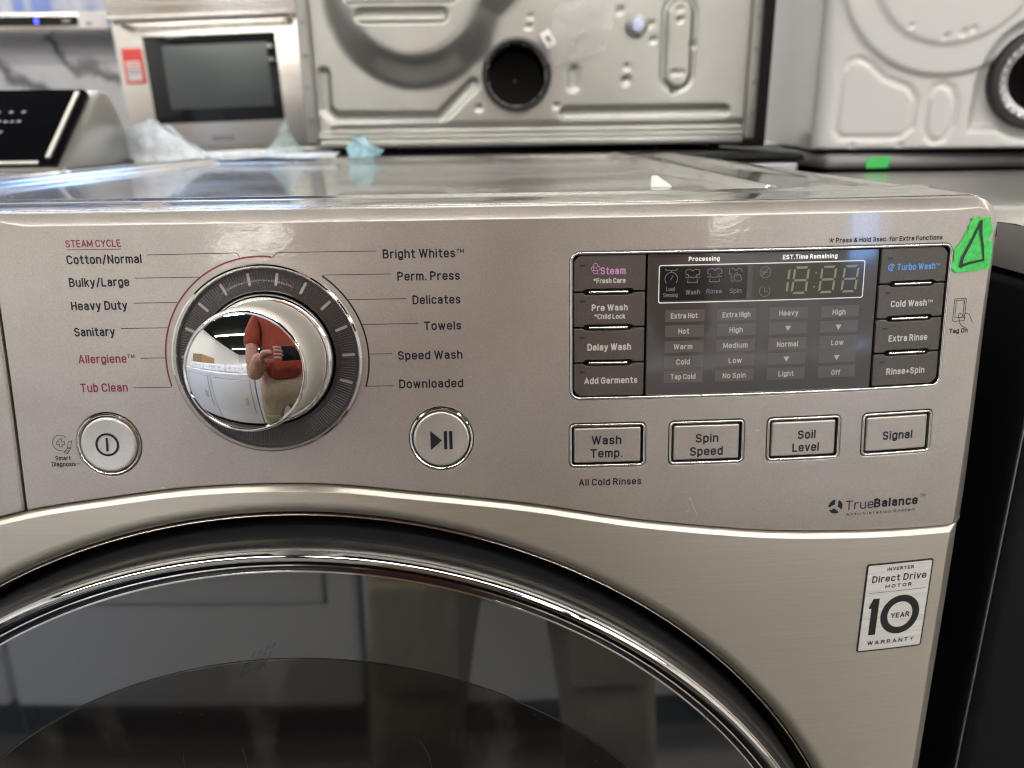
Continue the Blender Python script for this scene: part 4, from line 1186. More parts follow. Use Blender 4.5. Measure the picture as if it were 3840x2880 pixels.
# ---- white scrap on top
scr = empty('paper_scrap', (.2055, .168, .1495), 'small torn white paper scrap lying on the washer top', 'paper scrap')
mk('scrap_sheet', [(.1995, .166, .1492), (.2125, .165, .1492), (.2035, .169, .1562), (.2000, .168, .1560), (.2125, .167, .1498), (.1998, .1685, .1494)], [(0, 1, 2), (0, 2, 3), (1, 4, 2), (5, 3, 2, 4), (0, 3, 5)], 'paper_white', scr, smooth=False)

# ================================================================== things behind
# ---- dryer seen from behind (galvanised back panel)
def heightpanel(name, xs, zs, h, place, m, parent, cut=None, **kw):
    X, Z = np.meshgrid(xs, zs)
    H = h(X, Z)
    V = place(X.ravel(), H.ravel(), Z.ravel())
    nx, nz = len(xs), len(zs); Fc = []
    for j in range(nz - 1):
        for i in range(nx - 1):
            a = j * nx + i
            if cut and math.hypot((xs[i] + xs[i + 1]) / 2 - cut[0], (zs[j] + zs[j + 1]) / 2 - cut[1]) < cut[2]:
                continue
            Fc.append((a, a + 1, a + nx + 1, a + nx))
    return mk(name, V, Fc, m, parent, **kw)
def sstep(a, b, x):
    t = np.clip((x - a) / (b - a), 0, 1)
    return t * t * (3 - 2 * t)
def segd(X, Z, pts):
    d = np.full(X.shape, 1e9)
    for (ax_, az), (bx_, bz_) in zip(pts[:-1], pts[1:]):
        vx, vz = bx_ - ax_, bz_ - az
        t = np.clip(((X - ax_) * vx + (Z - az) * vz) / (vx * vx + vz * vz), 0, 1)
        d = np.minimum(d, np.hypot(X - ax_ - t * vx, Z - az - t * vz))
    return d
def groove(X, Z, pts, w, depth):
    return depth * (1 - sstep(w * .25, w * .75, segd(X, Z, pts)))
GD = empty('clothes_dryer', (.153, 1.25, .152), 'clothes dryer turned to show its galvanised back with a round black exhaust opening', 'dryer')
def h1(X, Z):
    h = np.zeros(X.shape)
    d = np.hypot(X + 18, Z - 378) - 136
    fl = (X - 60) * .62 + (345 - Z)   # flare to the upper right
    d2 = np.where(X > 40, (378 - Z) - .95 * (X - 18) + 45, 1e3)
    d = np.minimum(d, d2 * .72) if False else np.where((X > 20) & (Z > 300), np.minimum(d, np.maximum((345 - Z) * .8 + (X - 118) * .75, -40.)), d)
    h += 46 * (1 - sstep(-52, 2, d))                    # raised pan, sloping skirt
    h += groove(X, Z, [(-158, 267), (-159, 217), (-146, 203), (12, 201), (65, 250)], 15, -6)
    h += groove(X, Z, [(206, 206), (446, 206)], 16, -6)
    for z0, x0, x1 in ((341, -90, 24), (366, -104, 37)):
        h += groove(X, Z, [(x0, z0), (x1, z0)], 16, -9)
    h += groove(X, Z, [(-145, 187), (486, 187)], 12, -7) * 1.0
    h += groove(X, Z, [(-173, 176), (486, 176)], 9, 5)
    h += groove(X, Z, [(217, 266), (217, 246)], 14, -4)
    ov = np.maximum(np.abs(X - 373) - 17, np.abs(Z - 302) - 56)
    ov = np.where((np.abs(Z - 302) > 42), np.hypot(X - 373, np.abs(Z - 302) - 42) - 17, ov)
    h += 5 * (1 - sstep(-1, 5, ov)) - 4 * (1 - sstep(0, 5, np.abs(ov - 5)))
    for cx_, cz_, r_ in ((73, 216, 5), (191, 217, 5), (296, 271, 5), (296, 252, 8), (370, 237, 6), (394, 300, 6), (372, 349, 4), (373, 335, 5), (368, 262, 4), (378, 262, 4), (285, 349, 6), (330, 330, 5), (335, 308, 5), (150, 329, 5), (152, 342, 4)):
        h += -4 * (1 - sstep(r_ * .5, r_, np.hypot(X - cx_, Z - cz_)))
    return h
xs = np.arange(-180., 486.1, 3.); zs = np.concatenate([np.arange(168., 400., 3.), np.arange(400, 1090, 60.)])
# the sheet has a round hole where the exhaust passes: those faces are left out
Xg, Zg = np.meshgrid(xs, zs); Hg = h1(Xg, Zg)
V = np.stack([Xg.ravel() * .001, .930 - Hg.ravel() * .001, Zg.ravel() * .001], 1)
Fc = []; nx = len(xs)
for j in range(len(zs) - 1):
    for i in range(nx - 1):
        if math.hypot(xs[i] + 1.5 - 131, zs[j] + 1.5 - 262) > 44:
            a = j * nx + i
            Fc.append((a, a + 1, a + nx + 1, a + nx))
mk('back_panel', V, Fc, 'galvanised', GD)
for nme, pr_, mm_ in (('exhaust_pipe', [(52, -4), (52, 10), (50.5, 12), (46.5, 12), (45, 9), (44, -20), (44, -160), (2, -160)], 'rubber_black'),):
    lathe(nme, pr_, mm_, GD, (131, 930, 262), (0, -1, 0), n=72, frame='W')
for i in range(22):
    a = math.radians(20 + i * 6.4)
    c_ = (131 + 49 * math.cos(a), 262 + 49 * math.sin(a))
    bevbox('pipe_tooth', (c_[0] - 1.6) * .001, (c_[0] + 1.6) * .001, .9155, .919, (c_[1] - 1.6) * .001, (c_[1] + 1.6) * .001, 'grey_steel', GD, 0)
bevbox('cabinet_shell', -.180, .486, 1.10, 1.60, .170, 1.09, 'stainless', GD, .006)
for x0, x1 in ((-.186, -.182), (.487, .491)):
    bevbox('side_wall', x0, x1, .961, 1.10, .170, 1.09, 'stainless', GD, 0)
for x0, x1 in ((-.190, -.172), (.478, .494)):
    bevbox('side_flange', x0, x1, .918, .96, .166, 1.09, 'galvanised', GD, .003)
for zc in (.20, .245, .29, .335):
    for xc in (-.181, .486):
        bevbox('flange_screw', xc - .003, xc + .003, .9135, .918, zc, zc + .006, 'grey_steel', GD, .001)
bevbox('bottom_flange', -.17, .476, .915, .935, .160, .172, 'galvanised', GD, .003)
for x in (-.068, .352, -.15, .44):
    lathe('foot', [(2, 0), (11, 0), (12, 4), (9, 8), (8, 20)], 'rubber_black', GD, (x * 1000, 960, 150.5), (0, 0, 1), n=24, frame='W')
lathe('cable_gland', [(16, -4), (16, 5), (14, 8), (11, 9), (10, 14), (8, 16), (.5, 16.5)], 'grey_steel', GD, (309, 930, 327), (0, -1, 0), n=36, frame='W')
TGm = Matrix.Translation((.177, .905, .309)) @ Matrix.Rotation(math.radians(-32), 4, 'Y')
lathe('gland_highlight', [(9.5, 15.8), (9, 17), (7, 18), (.5, 18.2)], 'film_blue', GD, (309, 930, 327), (0, -1, 0), n=24, frame='W')  # blue film colour stands in for a bluish reflection on the gland
bevbox('cardboard_tag', -.008, .008, -.001, .001, -.012, .012, 'tag_white', GD, .0005, X=TGm)
bevbox('tag_print', -.003, .003, -.0018, -.0013, -.004, .004, 'console_print', GD, 0, X=TGm)

def crumple(name, path_w, m, label, amp=.006, res=14, group=None):
    """sheet of plastic film: path_w = rows of (x,y,z) control points, displaced by noise"""
    ctrl = np.array(path_w, float)      # rows x cols x 3
    nr, nc, _ = ctrl.shape
    R_n, C_n = (nr - 1) * res + 1, (nc - 1) * res + 1
    tr = np.linspace(0, nr - 1, R_n); tc = np.linspace(0, nc - 1, C_n)
    A = np.zeros((R_n, nc, 3))
    for c in range(nc):
        for k_ in range(3):
            A[:, c, k_] = np.interp(tr, np.arange(nr), ctrl[:, c, k_])
    B = np.zeros((R_n, C_n, 3))
    for r in range(R_n):
        for k_ in range(3):
            B[r, :, k_] = np.interp(tc, np.arange(nc), A[r, :, k_])
    ph = rng.rand(10, 3) * 6
    for q in range(10):
        f1, f2 = rng.uniform(.5, 3.2, 2)
        fold = np.abs(np.sin(np.outer(tr * f1 + ph[q, 0], np.ones(C_n)) + np.outer(np.ones(R_n), tc * f2 + ph[q, 1])))
        dv = rng.normal(size=3); dv /= np.linalg.norm(dv)
        B += (fold - .5)[..., None] * dv * amp * .55
    B[..., 2] = np.maximum(B[..., 2], .1525)
    Fc = []
    for j in range(R_n - 1):
        for i in range(C_n - 1):
            a = j * C_n + i
            Fc.append((a, a + 1, a + C_n + 1, a + C_n))
    o = mk(name, B.reshape(-1, 3), Fc, m, sharp=28)
    return tag(o, label, 'plastic bag', group)
crumple('plastic_bag', [[(-.365, .70, .154), (-.335, .68, .154), (-.30, .67, .153), (-.262, .68, .153)], [(-.372, .70, .178), (-.332, .69, .203), (-.295, .68, .180), (-.262, .685, .160)], [(-.34, .73, .172), (-.322, .73, .198), (-.30, .73, .176), (-.27, .73, .156)], [(-.34, .745, .154), (-.32, .745, .154), (-.29, .745, .154), (-.27, .745, .154)]], 'film_clear', 'crumpled pale clear plastic bag heaped in front of the built-in oven', .007)
crumple('plastic_film', [[(-.27, .69, .154), (-.21, .68, .155), (-.16, .68, .154), (-.10, .68, .153)], [(-.27, .70, .163), (-.21, .70, .161), (-.16, .70, .160), (-.10, .70, .160)], [(-.27, .72, .153), (-.21, .72, .153), (-.16, .72, .153), (-.10, .72, .153)]], 'film_clear', 'flat clear film lying along the rear edge of the washer top', .003)
crumple('plastic_bag', [[(-.212, .735, .156), (-.178, .735, .160), (-.150, .735, .155)], [(-.185, .74, .180), (-.176, .74, .186), (-.166, .74, .178)], [(-.180, .745, .194), (-.176, .745, .203), (-.172, .745, .194)]], 'film_teal', 'small teal tinted plastic peak standing at the lower right of the oven', .003)
crumple('plastic_bag', [[(-.088, .69, .154), (-.072, .68, .154), (-.045, .69, .153)], [(-.086, .70, .176), (-.068, .69, .179), (-.047, .70, .160)], [(-.08, .715, .17), (-.066, .715, .172), (-.05, .715, .158)]], 'film_cyan', 'bright cyan scrap of plastic wrap under the dryer corner', .006)
crumple('plastic_film', [[(.185, .900, .346), (.225, .898, .365), (.268, .896, .372)], [(.178, .896, .30), (.228, .890, .318), (.270, .896, .325)], [(.185, .900, .272), (.225, .896, .282), (.262, .900, .295)]], 'film_thin', 'thin clear film clinging to the dryer back beside the exhaust', .004)

# ---- machine behind ours that carries the dryer
b_ = empty('rear_machine', (.15, 1.1, FZ), 'dark topped appliance behind the washer carrying the galvanised dryer', 'appliance')
bevbox('cabinet', -.34, .50, .735, 1.42, FZ + .02, .140, 'grey_steel', b_, .006)
bevbox('top', -.345, .505, .73, 1.43, .141, .1495, 'dark_side', b_, .004)
# pale and brown things seen through the slot under the dryer
b_ = empty('white_box', (.02, 1.55, .15), 'white box seen through the gap under the galvanised dryer', 'box')
bevbox('carton', -.13, .205, 1.47, 1.6, FZ, .162, 'white_enamel', b_, .003)
b_ = empty('brown_box', (.35, 1.55, .15), 'reddish brown box seen through the gap under the galvanised dryer', 'box')
bevbox('carton', .21, .60, 1.47, 1.6, FZ, .168, 'cardboard_brown', b_, .003)

# ---- white dryer, back turned to us, at the right
phi = math.radians(12.4)
O2 = Vector((.521, .750, 0)); U2 = Vector((math.cos(phi), -math.sin(phi), 0)); N2 = Vector((math.sin(phi), math.cos(phi), 0))
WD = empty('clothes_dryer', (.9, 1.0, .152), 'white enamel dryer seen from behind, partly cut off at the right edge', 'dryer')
def h2(X, Z):
    h = np.zeros(X.shape)
    dr = np.hypot(X - 145, Z - 372)
    h += 7 * (1 - sstep(126, 134, dr)) * 1.0 + 5 * (1 - sstep(90, 98, dr)) - 6 * (1 - sstep(78, 96, np.abs(dr - 0))) * 0
    # pressed outline pocket and oval
    pk = [(27, 250), (34, 262), (45, 265), (57, 260), (79, 241), (109, 229), (119, 215), (118, 180), (106, 168), (34, 168), (26, 178), (27, 250)]
    h += groove(X, Z, pk, 7, -3.2)
    ovp = [(134, 180), (134, 215), (140, 228), (149, 232), (160, 226), (167, 212), (167, 181), (160, 166), (149, 161), (139, 168), (134, 180)]
    h += groove(X, Z, ovp, 7, -3.2)
    # exhaust recess
    rec = np.minimum(np.hypot(X - 262, Z - 236) - 74, np.maximum(np.abs(X - 230) - 44, np.abs(Z - 205) - 30))
    h += -14 * (1 - sstep(-8, 3, rec))
    for cx_, cz_, r_ in ((48, 158, 5), (107, 158, 5), (141, 286, 5), (161, 290, 6), (171, 294, 4), (100, 300, 4)):
        h += -4 * (1 - sstep(r_ * .4, r_, np.hypot(X - cx_, Z - cz_)))
    # rounded left corner
    h += -(22 - np.sqrt(np.clip(22**2 - np.clip(22 - X, 0, 22)**2, 0, None)))
    h += -(5 - np.sqrt(np.clip(25 - np.clip(158 - Z, 0, 5)**2, 0, None)))
    return h
def place2(x, h, z):
    P = np.outer(x * .001, np.array(U2)) - np.outer(h * .001, np.array(N2)) + np.array(O2)
    P[:, 2] = z * .001
    return P
xs = np.concatenate([np.array([0, .3, 1, 2.2, 4, 6.5, 10, 14, 18]), np.arange(22., 340, 2.6), np.array([400, 500, 620, 686.])])
zs = np.concatenate([np.array([153, 154., 155.5, 157]), np.arange(159., 400., 2.6), np.arange(400, 1090, 60.)])
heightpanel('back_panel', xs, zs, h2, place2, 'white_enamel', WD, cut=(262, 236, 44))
# side wall with a rounded lower rear corner
pf = [(22, 152), ]
V = []; S = []
pr2 = [(22, 153.2), (640, 153.2), (668, 158), (684, 172), (686, 190), (686, 1085), (22, 1085)]
for d_, z in pr2:
    V.append(tuple(O2 + N2 * d_ * .001 + U2 * .0) [:2] + (z * .001,))
mk('side_wall', V, [tuple(range(len(V)))], 'white_enamel', WD, smooth=False)
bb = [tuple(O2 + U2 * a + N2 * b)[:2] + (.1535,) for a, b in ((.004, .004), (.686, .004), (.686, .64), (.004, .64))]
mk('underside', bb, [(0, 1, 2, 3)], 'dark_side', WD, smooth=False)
hc = O2 + U2 * .262
ax2 = tuple(-N2)
lathe('exhaust_ring', [(60, -14), (60, 2), (58, 5), (52, 6), (50, 3)], 'rubber_black', WD, (hc.x * 1000, hc.y * 1000, 236), ax2, n=72, frame='W')
lathe('exhaust_collar', [(50.5, 2), (44, 0), (41, -1), (38, -3)], 'grey_steel', WD, (hc.x * 1000, hc.y * 1000, 236), ax2, n=72, frame='W')
lathe('exhaust_throat', [(38.2, -2.5), (36, -12), (35, -120), (1, -120)], 'rubber_black', WD, (hc.x * 1000, hc.y * 1000, 236), ax2, n=72, frame='W')
for i in range(30):
    a = 2 * PI * i / 30
    c_ = hc + U2 * .0465 * math.cos(a) - N2 * .004
    bevbox('collar_tooth', c_.x - .0016, c_.x + .0016, c_.y - .001, c_.y + .001, .236 + .0465 * math.sin(a) - .0016, .236 + .0465 * math.sin(a) + .0016, 'white_enamel', WD, 0)
for x in (.05, .63):
    for y in (.08, .58):
        c_ = O2 + U2 * x + N2 * y
        lathe('foot', [(2, 0), (12, 0), (13, 4), (9, 6), (8, 10)], 'rubber_black', WD, (c_.x * 1000, c_.y * 1000, 144), (0, 0, 1), n=20, frame='W')

DF = empty('gap_blocker', (.53, 1.35, .15), 'added dark block shading the gap between the two dryers', 'cabinet')  # block added to keep light off the white dryer's side and darken the gap
mat('dark_brown', (.035, .028, .028), .6)
bevbox('cabinet_body', .500, .538, 1.0, 1.62, .152, 1.15, 'dark_brown', DF, .004)
# ---- grey appliance under the white dryer, with green tape on its edge
UM = empty('rear_washer', (.95, 1.1, FZ), 'grey appliance under the white dryer with a scrap of green tape on its edge', 'appliance')
bevbox('top_edge', .535, 1.25, .735, 1.42, .127, .1475, 'soft_grey', UM, .009, 5)
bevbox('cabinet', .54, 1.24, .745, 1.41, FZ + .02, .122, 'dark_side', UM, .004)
tp2 = empty('masking_tape', (.603, .73, .136), 'small blurred green tape strip under the white dryer', 'masking tape')
mk('tape_sheet', [(.588, .7335, .1292), (.617, .7335, .1292), (.620, .7335, .1432), (.611, .7332, .1438), (.602, .7335, .1428), (.593, .7333, .1432), (.588, .7335, .141),
                  (.588, .7346, .1292), (.617, .7346, .1292), (.620, .7346, .1432), (.611, .7343, .1438), (.602, .7346, .1428), (.593, .7344, .1432), (.588, .7346, .141)],
   [(0, 1, 2, 3, 4, 5, 6), (13, 12, 11, 10, 9, 8, 7)] + [(i, i + 7, (i + 1) % 7 + 7, (i + 1) % 7) for i in range(7)], 'tape_green', tp2, smooth=False)

# ---- right-hand neighbour: stainless top, black side
NB = empty('neighbour_washer', (.72, .4, FZ), 'black washing machine with rounded silver top close at the right edge', 'washing machine')
V, Fc = [], []
xs_n = [.3850, .3852, .3858, .387, .389, .392, .396, .403] + list(np.linspace(.42, 1.04, 8))
pn = [(.70, .1255), (.42, .1255), (.30, .127), (.20, .133), (.13, .139), (.10, .1418), (.086, .1422), (.076, .1415), (.067, .1395), (.059, .1360), (.053, .1310), (.0495, .1250), (.048, .1190), (.0475, .1130), (.049, .1095), (.052, .1080)]
for j, (y, z) in enumerate(pn):
    for x in xs_n:
        e = max(0., (.403 - x) / .018)
        dz_ = .010 * e * e
        V.append((x, y + dz_ * .6 * (j > 3), z - dz_ * (1 if j < 8 else max(0, 1 - (j - 7) / 5))))
n = len(xs_n)
for j in range(len(pn) - 1):
    for i in range(n - 1):
        a = j * n + i
        Fc.append((a, a + n, a + n + 1, a + 1))
# left skirt of the top
i0 = len(V)
for j, (y, z) in enumerate(pn):
    V.append((.3850, y, min(z - .009, .1315) if j < 11 else z)); V.append((.3850, max(y, .053), .1075))
for j in range(len(pn) - 1):
    Fc.append((i0 + 2 * j, i0 + 2 * j + 1, i0 + 2 * j + 3, i0 + 2 * j + 2))
mk('top', V, Fc, 'silver_wrap', NB)
bevbox('cabinet', .3885, 1.05, .058, .70, FZ + .02, .107, 'dark_side', NB, .010, 4)
bevbox('front_trim', .3874, .3882, .0578, .0592, -.60, .104, 'grey_steel', NB, 0)

# ---- left-hand neighbour: top loader with slanted black console
LN_ = empty('top_loader_washer', (-.72, .4, FZ), 'top loading washer at the left with slanted glossy black console', 'washing machine')
bevbox('cabinet', -1.06, -.378, .03, .72, FZ + .02, .130, 'white_enamel', LN_, .01)
bevbox('deck', -1.065, -.372, .02, .722, .131, .1475, 'white_enamel', LN_, .007, 4)
def prism(name, yz, x0, x1, m, parent, bev=0.):
    n = len(yz)
    V = [(x0, y, z) for y, z in yz] + [(x1, y, z) for y, z in yz]
    f = [tuple(range(n))[::-1], tuple(range(n, 2 * n))] + [(i, (i + 1) % n, (i + 1) % n + n, i + n) for i in range(n)]
    bm = bmesh.new()
    vs = [bm.verts.new(v) for v in V]
    for q_ in f:
        bm.faces.new([vs[i] for i in q_])
    bmesh.ops.recalc_face_normals(bm, faces=bm.faces[:])
    if bev:
        bmesh.ops.bevel(bm, geom=bm.edges[:], offset=bev, segments=3, profile=.5, affect='EDGES')
    bm.verts.ensure_lookup_table(); bm.verts.index_update()
    V = [tuple(v.co) for v in bm.verts]; f = [tuple(v.index for v in p.verts) for p in bm.faces]
    bm.free()
    return mk(name, V, f, m, parent, sharp=35)
cons = prism('console', [(.540, .148), (.648, .2345), (.668, .2335), (.692, .207), (.718, .148)], -1.05, -.362, 'stainless', LN_, .004)
# slanted face details: black glass, chrome strip, print
fa, fb = Vector((0, .540, .148)), Vector((0, .648, .2345))
fd = (fb - fa); fl = fd.length; fd.normalize(); fn = Vector((0, -fd.z, fd.y))
def onface(x, t, h):
    p = fa + fd * t + fn * h
    return (x, p.y, p.z)
def facebox(name, x0, x1, t0, t1, h0, h1, m, parent, corner=0):
    V = [onface(x, t, h) for h in (h0, h1) for x, t in ((x0, t0), (x1, t0), (x1, t1 - corner), (x1 - corner, t1), (x0, t1))]
    n = 5
    f = [tuple(range(n))[::-1], tuple(range(n, 2 * n))] + [(i, (i + 1) % n, (i + 1) % n + n, i + n) for i in range(n)]
    return mk(name, V, f, m, parent, smooth=False)
facebox('black_glass', -1.045, -.371, .006, fl - .002, .0002, .003, 'black_gloss', cons, .008)
facebox('chrome_strip', -.3860, -.3812, .018, fl - .008, .0031, .0050, 'pearl_chrome', cons)
facebox('chrome_strip', -1.04, -.392, .0085, .0125, .0031, .0045, 'pearl_chrome', cons)
for i, (t, l0, l1) in enumerate(((.094, -.57, -.50), (.094, -.48, -.43), (.078, -.60, -.51), (.078, -.49, -.43), (.060, -.58, -.515), (.060, -.505, -.445), (.036, -.56, -.51), (.022, -.52, -.46))):
    n_ = int((l1 - l0) / .007)
    for k_ in range(n_):
        if rng.rand() < .2:
            continue
        x0 = l0 + (l1 - l0) * k_ / n_
        facebox('console_lettering', x0, x0 + .0045, t, t + rng.uniform(.0032, .0046), .0031, .0033, 'console_print', cons)

# ---- stainless oven with black window far behind
OV = empty('built_in_oven', (-.68, 2.25, FZ), 'stainless built-in oven with black window and red price tag', 'oven')
OX = Matrix.Translation((-.68, 2.0, .33)) @ Matrix.Rotation(math.radians(-1.4), 4, 'Y')
def ob(name, x0, x1, z0, z1, y0, y1, m, parent=OV, r=.003, **kw):
    return bevbox(name, x0, x1, y0, y1, z0, z1, m, parent, r, X=OX, **kw)
ob('oven_body', -.262, .262, -.60, .42, .012, .55, 'stainless')
od = ob('oven_door', -.258, .258, -.185, .145, -.018, .011, 'stainless_bright', r=.005)
ob('window', -.178, .180, -.115, .110, -.0195, -.0182, 'oven_glass', od, r=.0008)
ob('inner_screen', -.130, .155, -.078, .085, -.0206, -.0197, 'oven_inner', od, r=.0008)
ob('upper_panel', -.262, .262, .150, .42, -.016, .011, 'stainless_bright', r=.004)
for zf in (.186, .203):
    ob('panel_fold', -.26, .26, zf, zf + .004, -.020, -.0165, 'stainless', r=.001)
ob('handle', -.245, .235, .142, .156, -.075, -.058, 'stainless_bright', r=.0065)
for x in (-.235, .215):
    ob('handle_bracket', x, x + .022, .138, .152, -.0578, -.0185, 'stainless', r=.003)
for i, x in enumerate(np.arange(-.028, .030, .0105)):
    ob('nameplate', x, x + .0075, -.163, -.153, -.0192, -.0183, 'console_print', r=0)
ob('lower_panel', -.258, .258, -.60, -.190, -.016, .011, 'stainless', r=.004)
tg_ = empty('price_tag', (-.89, 1.97, .36), 'red and white price tag taped left of the black oven window', 'price tag')
bevbox('tag_card', -.240, -.186, -.0206, -.0186, -.008, .082, 'tag_red', tg_, .0008, X=OX)
bevbox('tag_panel', -.233, -.194, -.0216, -.0209, -.001, .050, 'tag_white', tg_, .0005, X=OX)
for z in (.018, .026, .034, .042):
    bevbox('tag_print', -.230, -.197, -.0222, -.0218, z, z + .003, 'tag_red' if z > .03 else 'console_print', tg_, 0, X=OX)

# ---- far left: appliance with blue lamp over a marble slab
FA = empty('range_hood', (-1.17, 2.2, .47), 'silver appliance edge with dark control strip, blue light and white sticker', 'appliance')
bevbox('front_rail', -1.75, -1.012, 2.13, 2.30, .470, .5195, 'stainless_bright', FA, .004)
bevbox('control_strip', -1.75, -1.098, 2.1268, 2.1298, .4835, .5085, 'black_plastic', FA, 0)
bevbox('indicator_lamp', -1.2185, -1.209, 2.1240, 2.1266, .489, .503, 'led_blue', FA, 0)
bevbox('knob_light', -1.142, -1.118, 2.1240, 2.1266, .491, .501, 'grey_steel', FA, .001)
bevbox('sticker', -1.094, -1.016, 2.1270, 2.1298, .476, .5155, 'tag_white', FA, 0)
bevbox('sticker_print', -1.075, -1.057, 2.1262, 2.1268, .483, .493, 'print_grey', FA, 0)
bevbox('wrapped_door', -1.75, -1.000, 2.15, 2.29, .5205, 1.10, 'film_blue', FA, .004)
MS = empty('marble_slab', (-1.2, 2.3, FZ), 'grey veined marble slab standing below the blue lit appliance', 'slab')
bevbox('slab', -1.9, -.86, 2.27, 2.30, FZ, .469, 'marble', MS, .002)

# ================================================================== opposite side of the aisle (mirrored in the dial and door)
OD = empty('opposite_dryer', (-.50, -1.15, FZ), 'white dryer across the aisle facing the chrome dial', 'dryer', 'white dryers across the aisle mirrored in the chrome dial')
YF = -.95
def opp(root, xc):
    h = .34
    parts = []
    parts.append(bevbox('cabinet', xc - h, xc + h, YF - .68, YF, FZ + .10, .035, 'cool_white_enamel', root, .012, 4))
    d_ = bevbox('door', xc - .28, xc + .28, YF + .001, YF + .012, -.52, -.04, 'cool_white_enamel', root, .007, 3)
    parts.append(d_)
    bevbox('door_pull', xc + .165, xc + .225, YF + .0125, YF + .028, -.38, -.26, 'white_enamel', d_, .008, 3)
    parts.append(bevbox('door_seam', xc - .286, xc + .286, YF + .0002, YF + .0008, -.526, -.034, 'grey_steel', root, 0))
    parts.append(bevbox('toe_kick', xc - .33, xc + .33, YF - .64, YF - .05, FZ, FZ + .10, 'dark_side', root, 0))
    c_ = bevbox('console', xc - h, xc + h, YF - .66, YF - .50, .036, .19, 'cool_white_enamel', root, .03, 4)
    for kx in (-.22, -.10, -.03, .04, .2):
        lathe('console_knob', [(17, 0), (17, 14), (14, 17), (.5, 17)], 'white_enamel', c_, ((xc + kx) * 1000, (YF - .50) * 1000, 120), (0, 1, 0), n=24, frame='W')
opp(OD, -.50)
def copy_tree(o, parent=None, off=None):
    c = o.copy(); col.objects.link(c)
    if parent is not None:
        c.parent = parent
    for ch in list(o.children):
        copy_tree(ch, c)
    return c
for xc, lab in ((.19, 'white dryer across the aisle, behind the person'), (.88, 'white dryer across the aisle, right of the person'), (-1.19, 'white dryer across the aisle, left of the one facing the dial'), (-1.88, 'white dryer across the aisle, farthest left of the row')):
    c = copy_tree(OD)
    c.location.x = xc
    c['label'] = lab
bx_ = empty('wooden_cabinet', (-2.7, -2.6, FZ), 'brown wooden cabinet against the left wall behind the dryers', 'cabinet')
bevbox('cabinet_body', -3.15, -2.5, -3.2, -2.2, FZ, .55, 'wood_brown', bx_, .005)
bevbox('cabinet_door', -2.499, -2.485, -3.15, -2.25, FZ + .08, .50, 'wood_brown', bx_, .004)
for i, (x0, x1) in enumerate(((-1.9, -.9), (-.8, .3), (.5, 1.6))):
    s_ = empty('wrapped_appliance', ((x0 + x1) / 2, -3.3, FZ), ['pale appliance in film behind the opposite dryers at the left', 'pale appliance in film behind the opposite dryers in the middle', 'pale appliance in film behind the opposite dryers at the right'][i], 'appliance', 'film wrapped appliances behind the opposite dryers')
    bevbox('cabinet', x0, x1, -3.6, -2.95, FZ, .18, 'cool_white_enamel', s_, .02)
    bevbox('film_sheet', x0 + .02, x1 - .02, -2.945, -2.93, -.4, .16, 'film_blue', s_, .004)

# ---- the person taking the picture
def skinned(name, nodes, edges, m, parent, sub=2):
    """one continuous surface grown over a skeleton; nodes = [(x,y,z,r)]"""
    me = bpy.data.meshes.new(name)
    me.from_pydata([n_[:3] for n_ in nodes], edges, [])
    o = bpy.data.objects.new(name, me)
    col.objects.link(o)
    o.modifiers.new('s', 'SKIN')
    for v_, n_ in zip(me.skin_vertices[0].data, nodes):
        r_ = n_[3]
        v_.radius = (r_, r_) if not isinstance(r_, tuple) else r_
    me.skin_vertices[0].data[0].use_root = True
    sd = o.modifiers.new('u', 'SUBSURF'); sd.levels = sub; sd.render_levels = sub
    dg = bpy.context.evaluated_depsgraph_get()
    m2 = bpy.data.meshes.new_from_object(o.evaluated_get(dg))
    V = [tuple(v.co) for v in m2.vertices]; f = [tuple(p.vertices) for p in m2.polygons]
    bpy.data.objects.remove(o); bpy.data.meshes.remove(me); bpy.data.meshes.remove(m2)
    return mk(name, V, f, m, parent)
PE = empty('person', (.08, -.80, FZ), 'person in rust red t-shirt and khaki trousers holding up a phone', 'person')
px, py = .12, -.60
# body: head, neck, trunk, both arms (joints at shoulder, elbow, wrist) and legs
body = [(px, py, .02, .14), (px, py, .18, .13), (px, py + .01, .34, .135), (px, py, .50, .13), (px, py, .585, .06), (px, py + .01, .64, .055),
        (px, py + .03, .72, .085), (px, py + .02, .80, .092), (px, py + .01, .87, .07),
        (px - .19, py, .53, .062), (px - .225, py + .02, .30, .052), (px - .195, py + .09, .050, .054), (px - .165, py + .165, .115, .046), (px - .140, py + .226, .165, .032),
        (px + .19, py, .53, .062), (px + .25, py + .02, .30, .047), (px + .235, py + .09, .08, .043), (px + .19, py + .17, .13, .034), (px + .15, py + .215, .165, .027),
        (px - .10, py, -.08, .095), (px - .12, py + .01, -.40, .062), (px - .12, py - .01, -.76, .045), (px - .13, py + .12, -.81, .038),
        (px + .10, py, -.08, .095), (px + .12, py + .01, -.40, .062), (px + .12, py - .01, -.76, .045), (px + .13, py + .12, -.81, .038)]
be = [(0, 1), (1, 2), (2, 3), (3, 4), (4, 5), (5, 6), (6, 7), (7, 8), (3, 9), (9, 10), (10, 11), (11, 12), (12, 13), (3, 14), (14, 15), (15, 16), (16, 17), (17, 18), (0, 19), (19, 20), (20, 21), (21, 22), (0, 23), (23, 24), (24, 25), (25, 26)]
skinned('body', body, be, 'skin', PE)
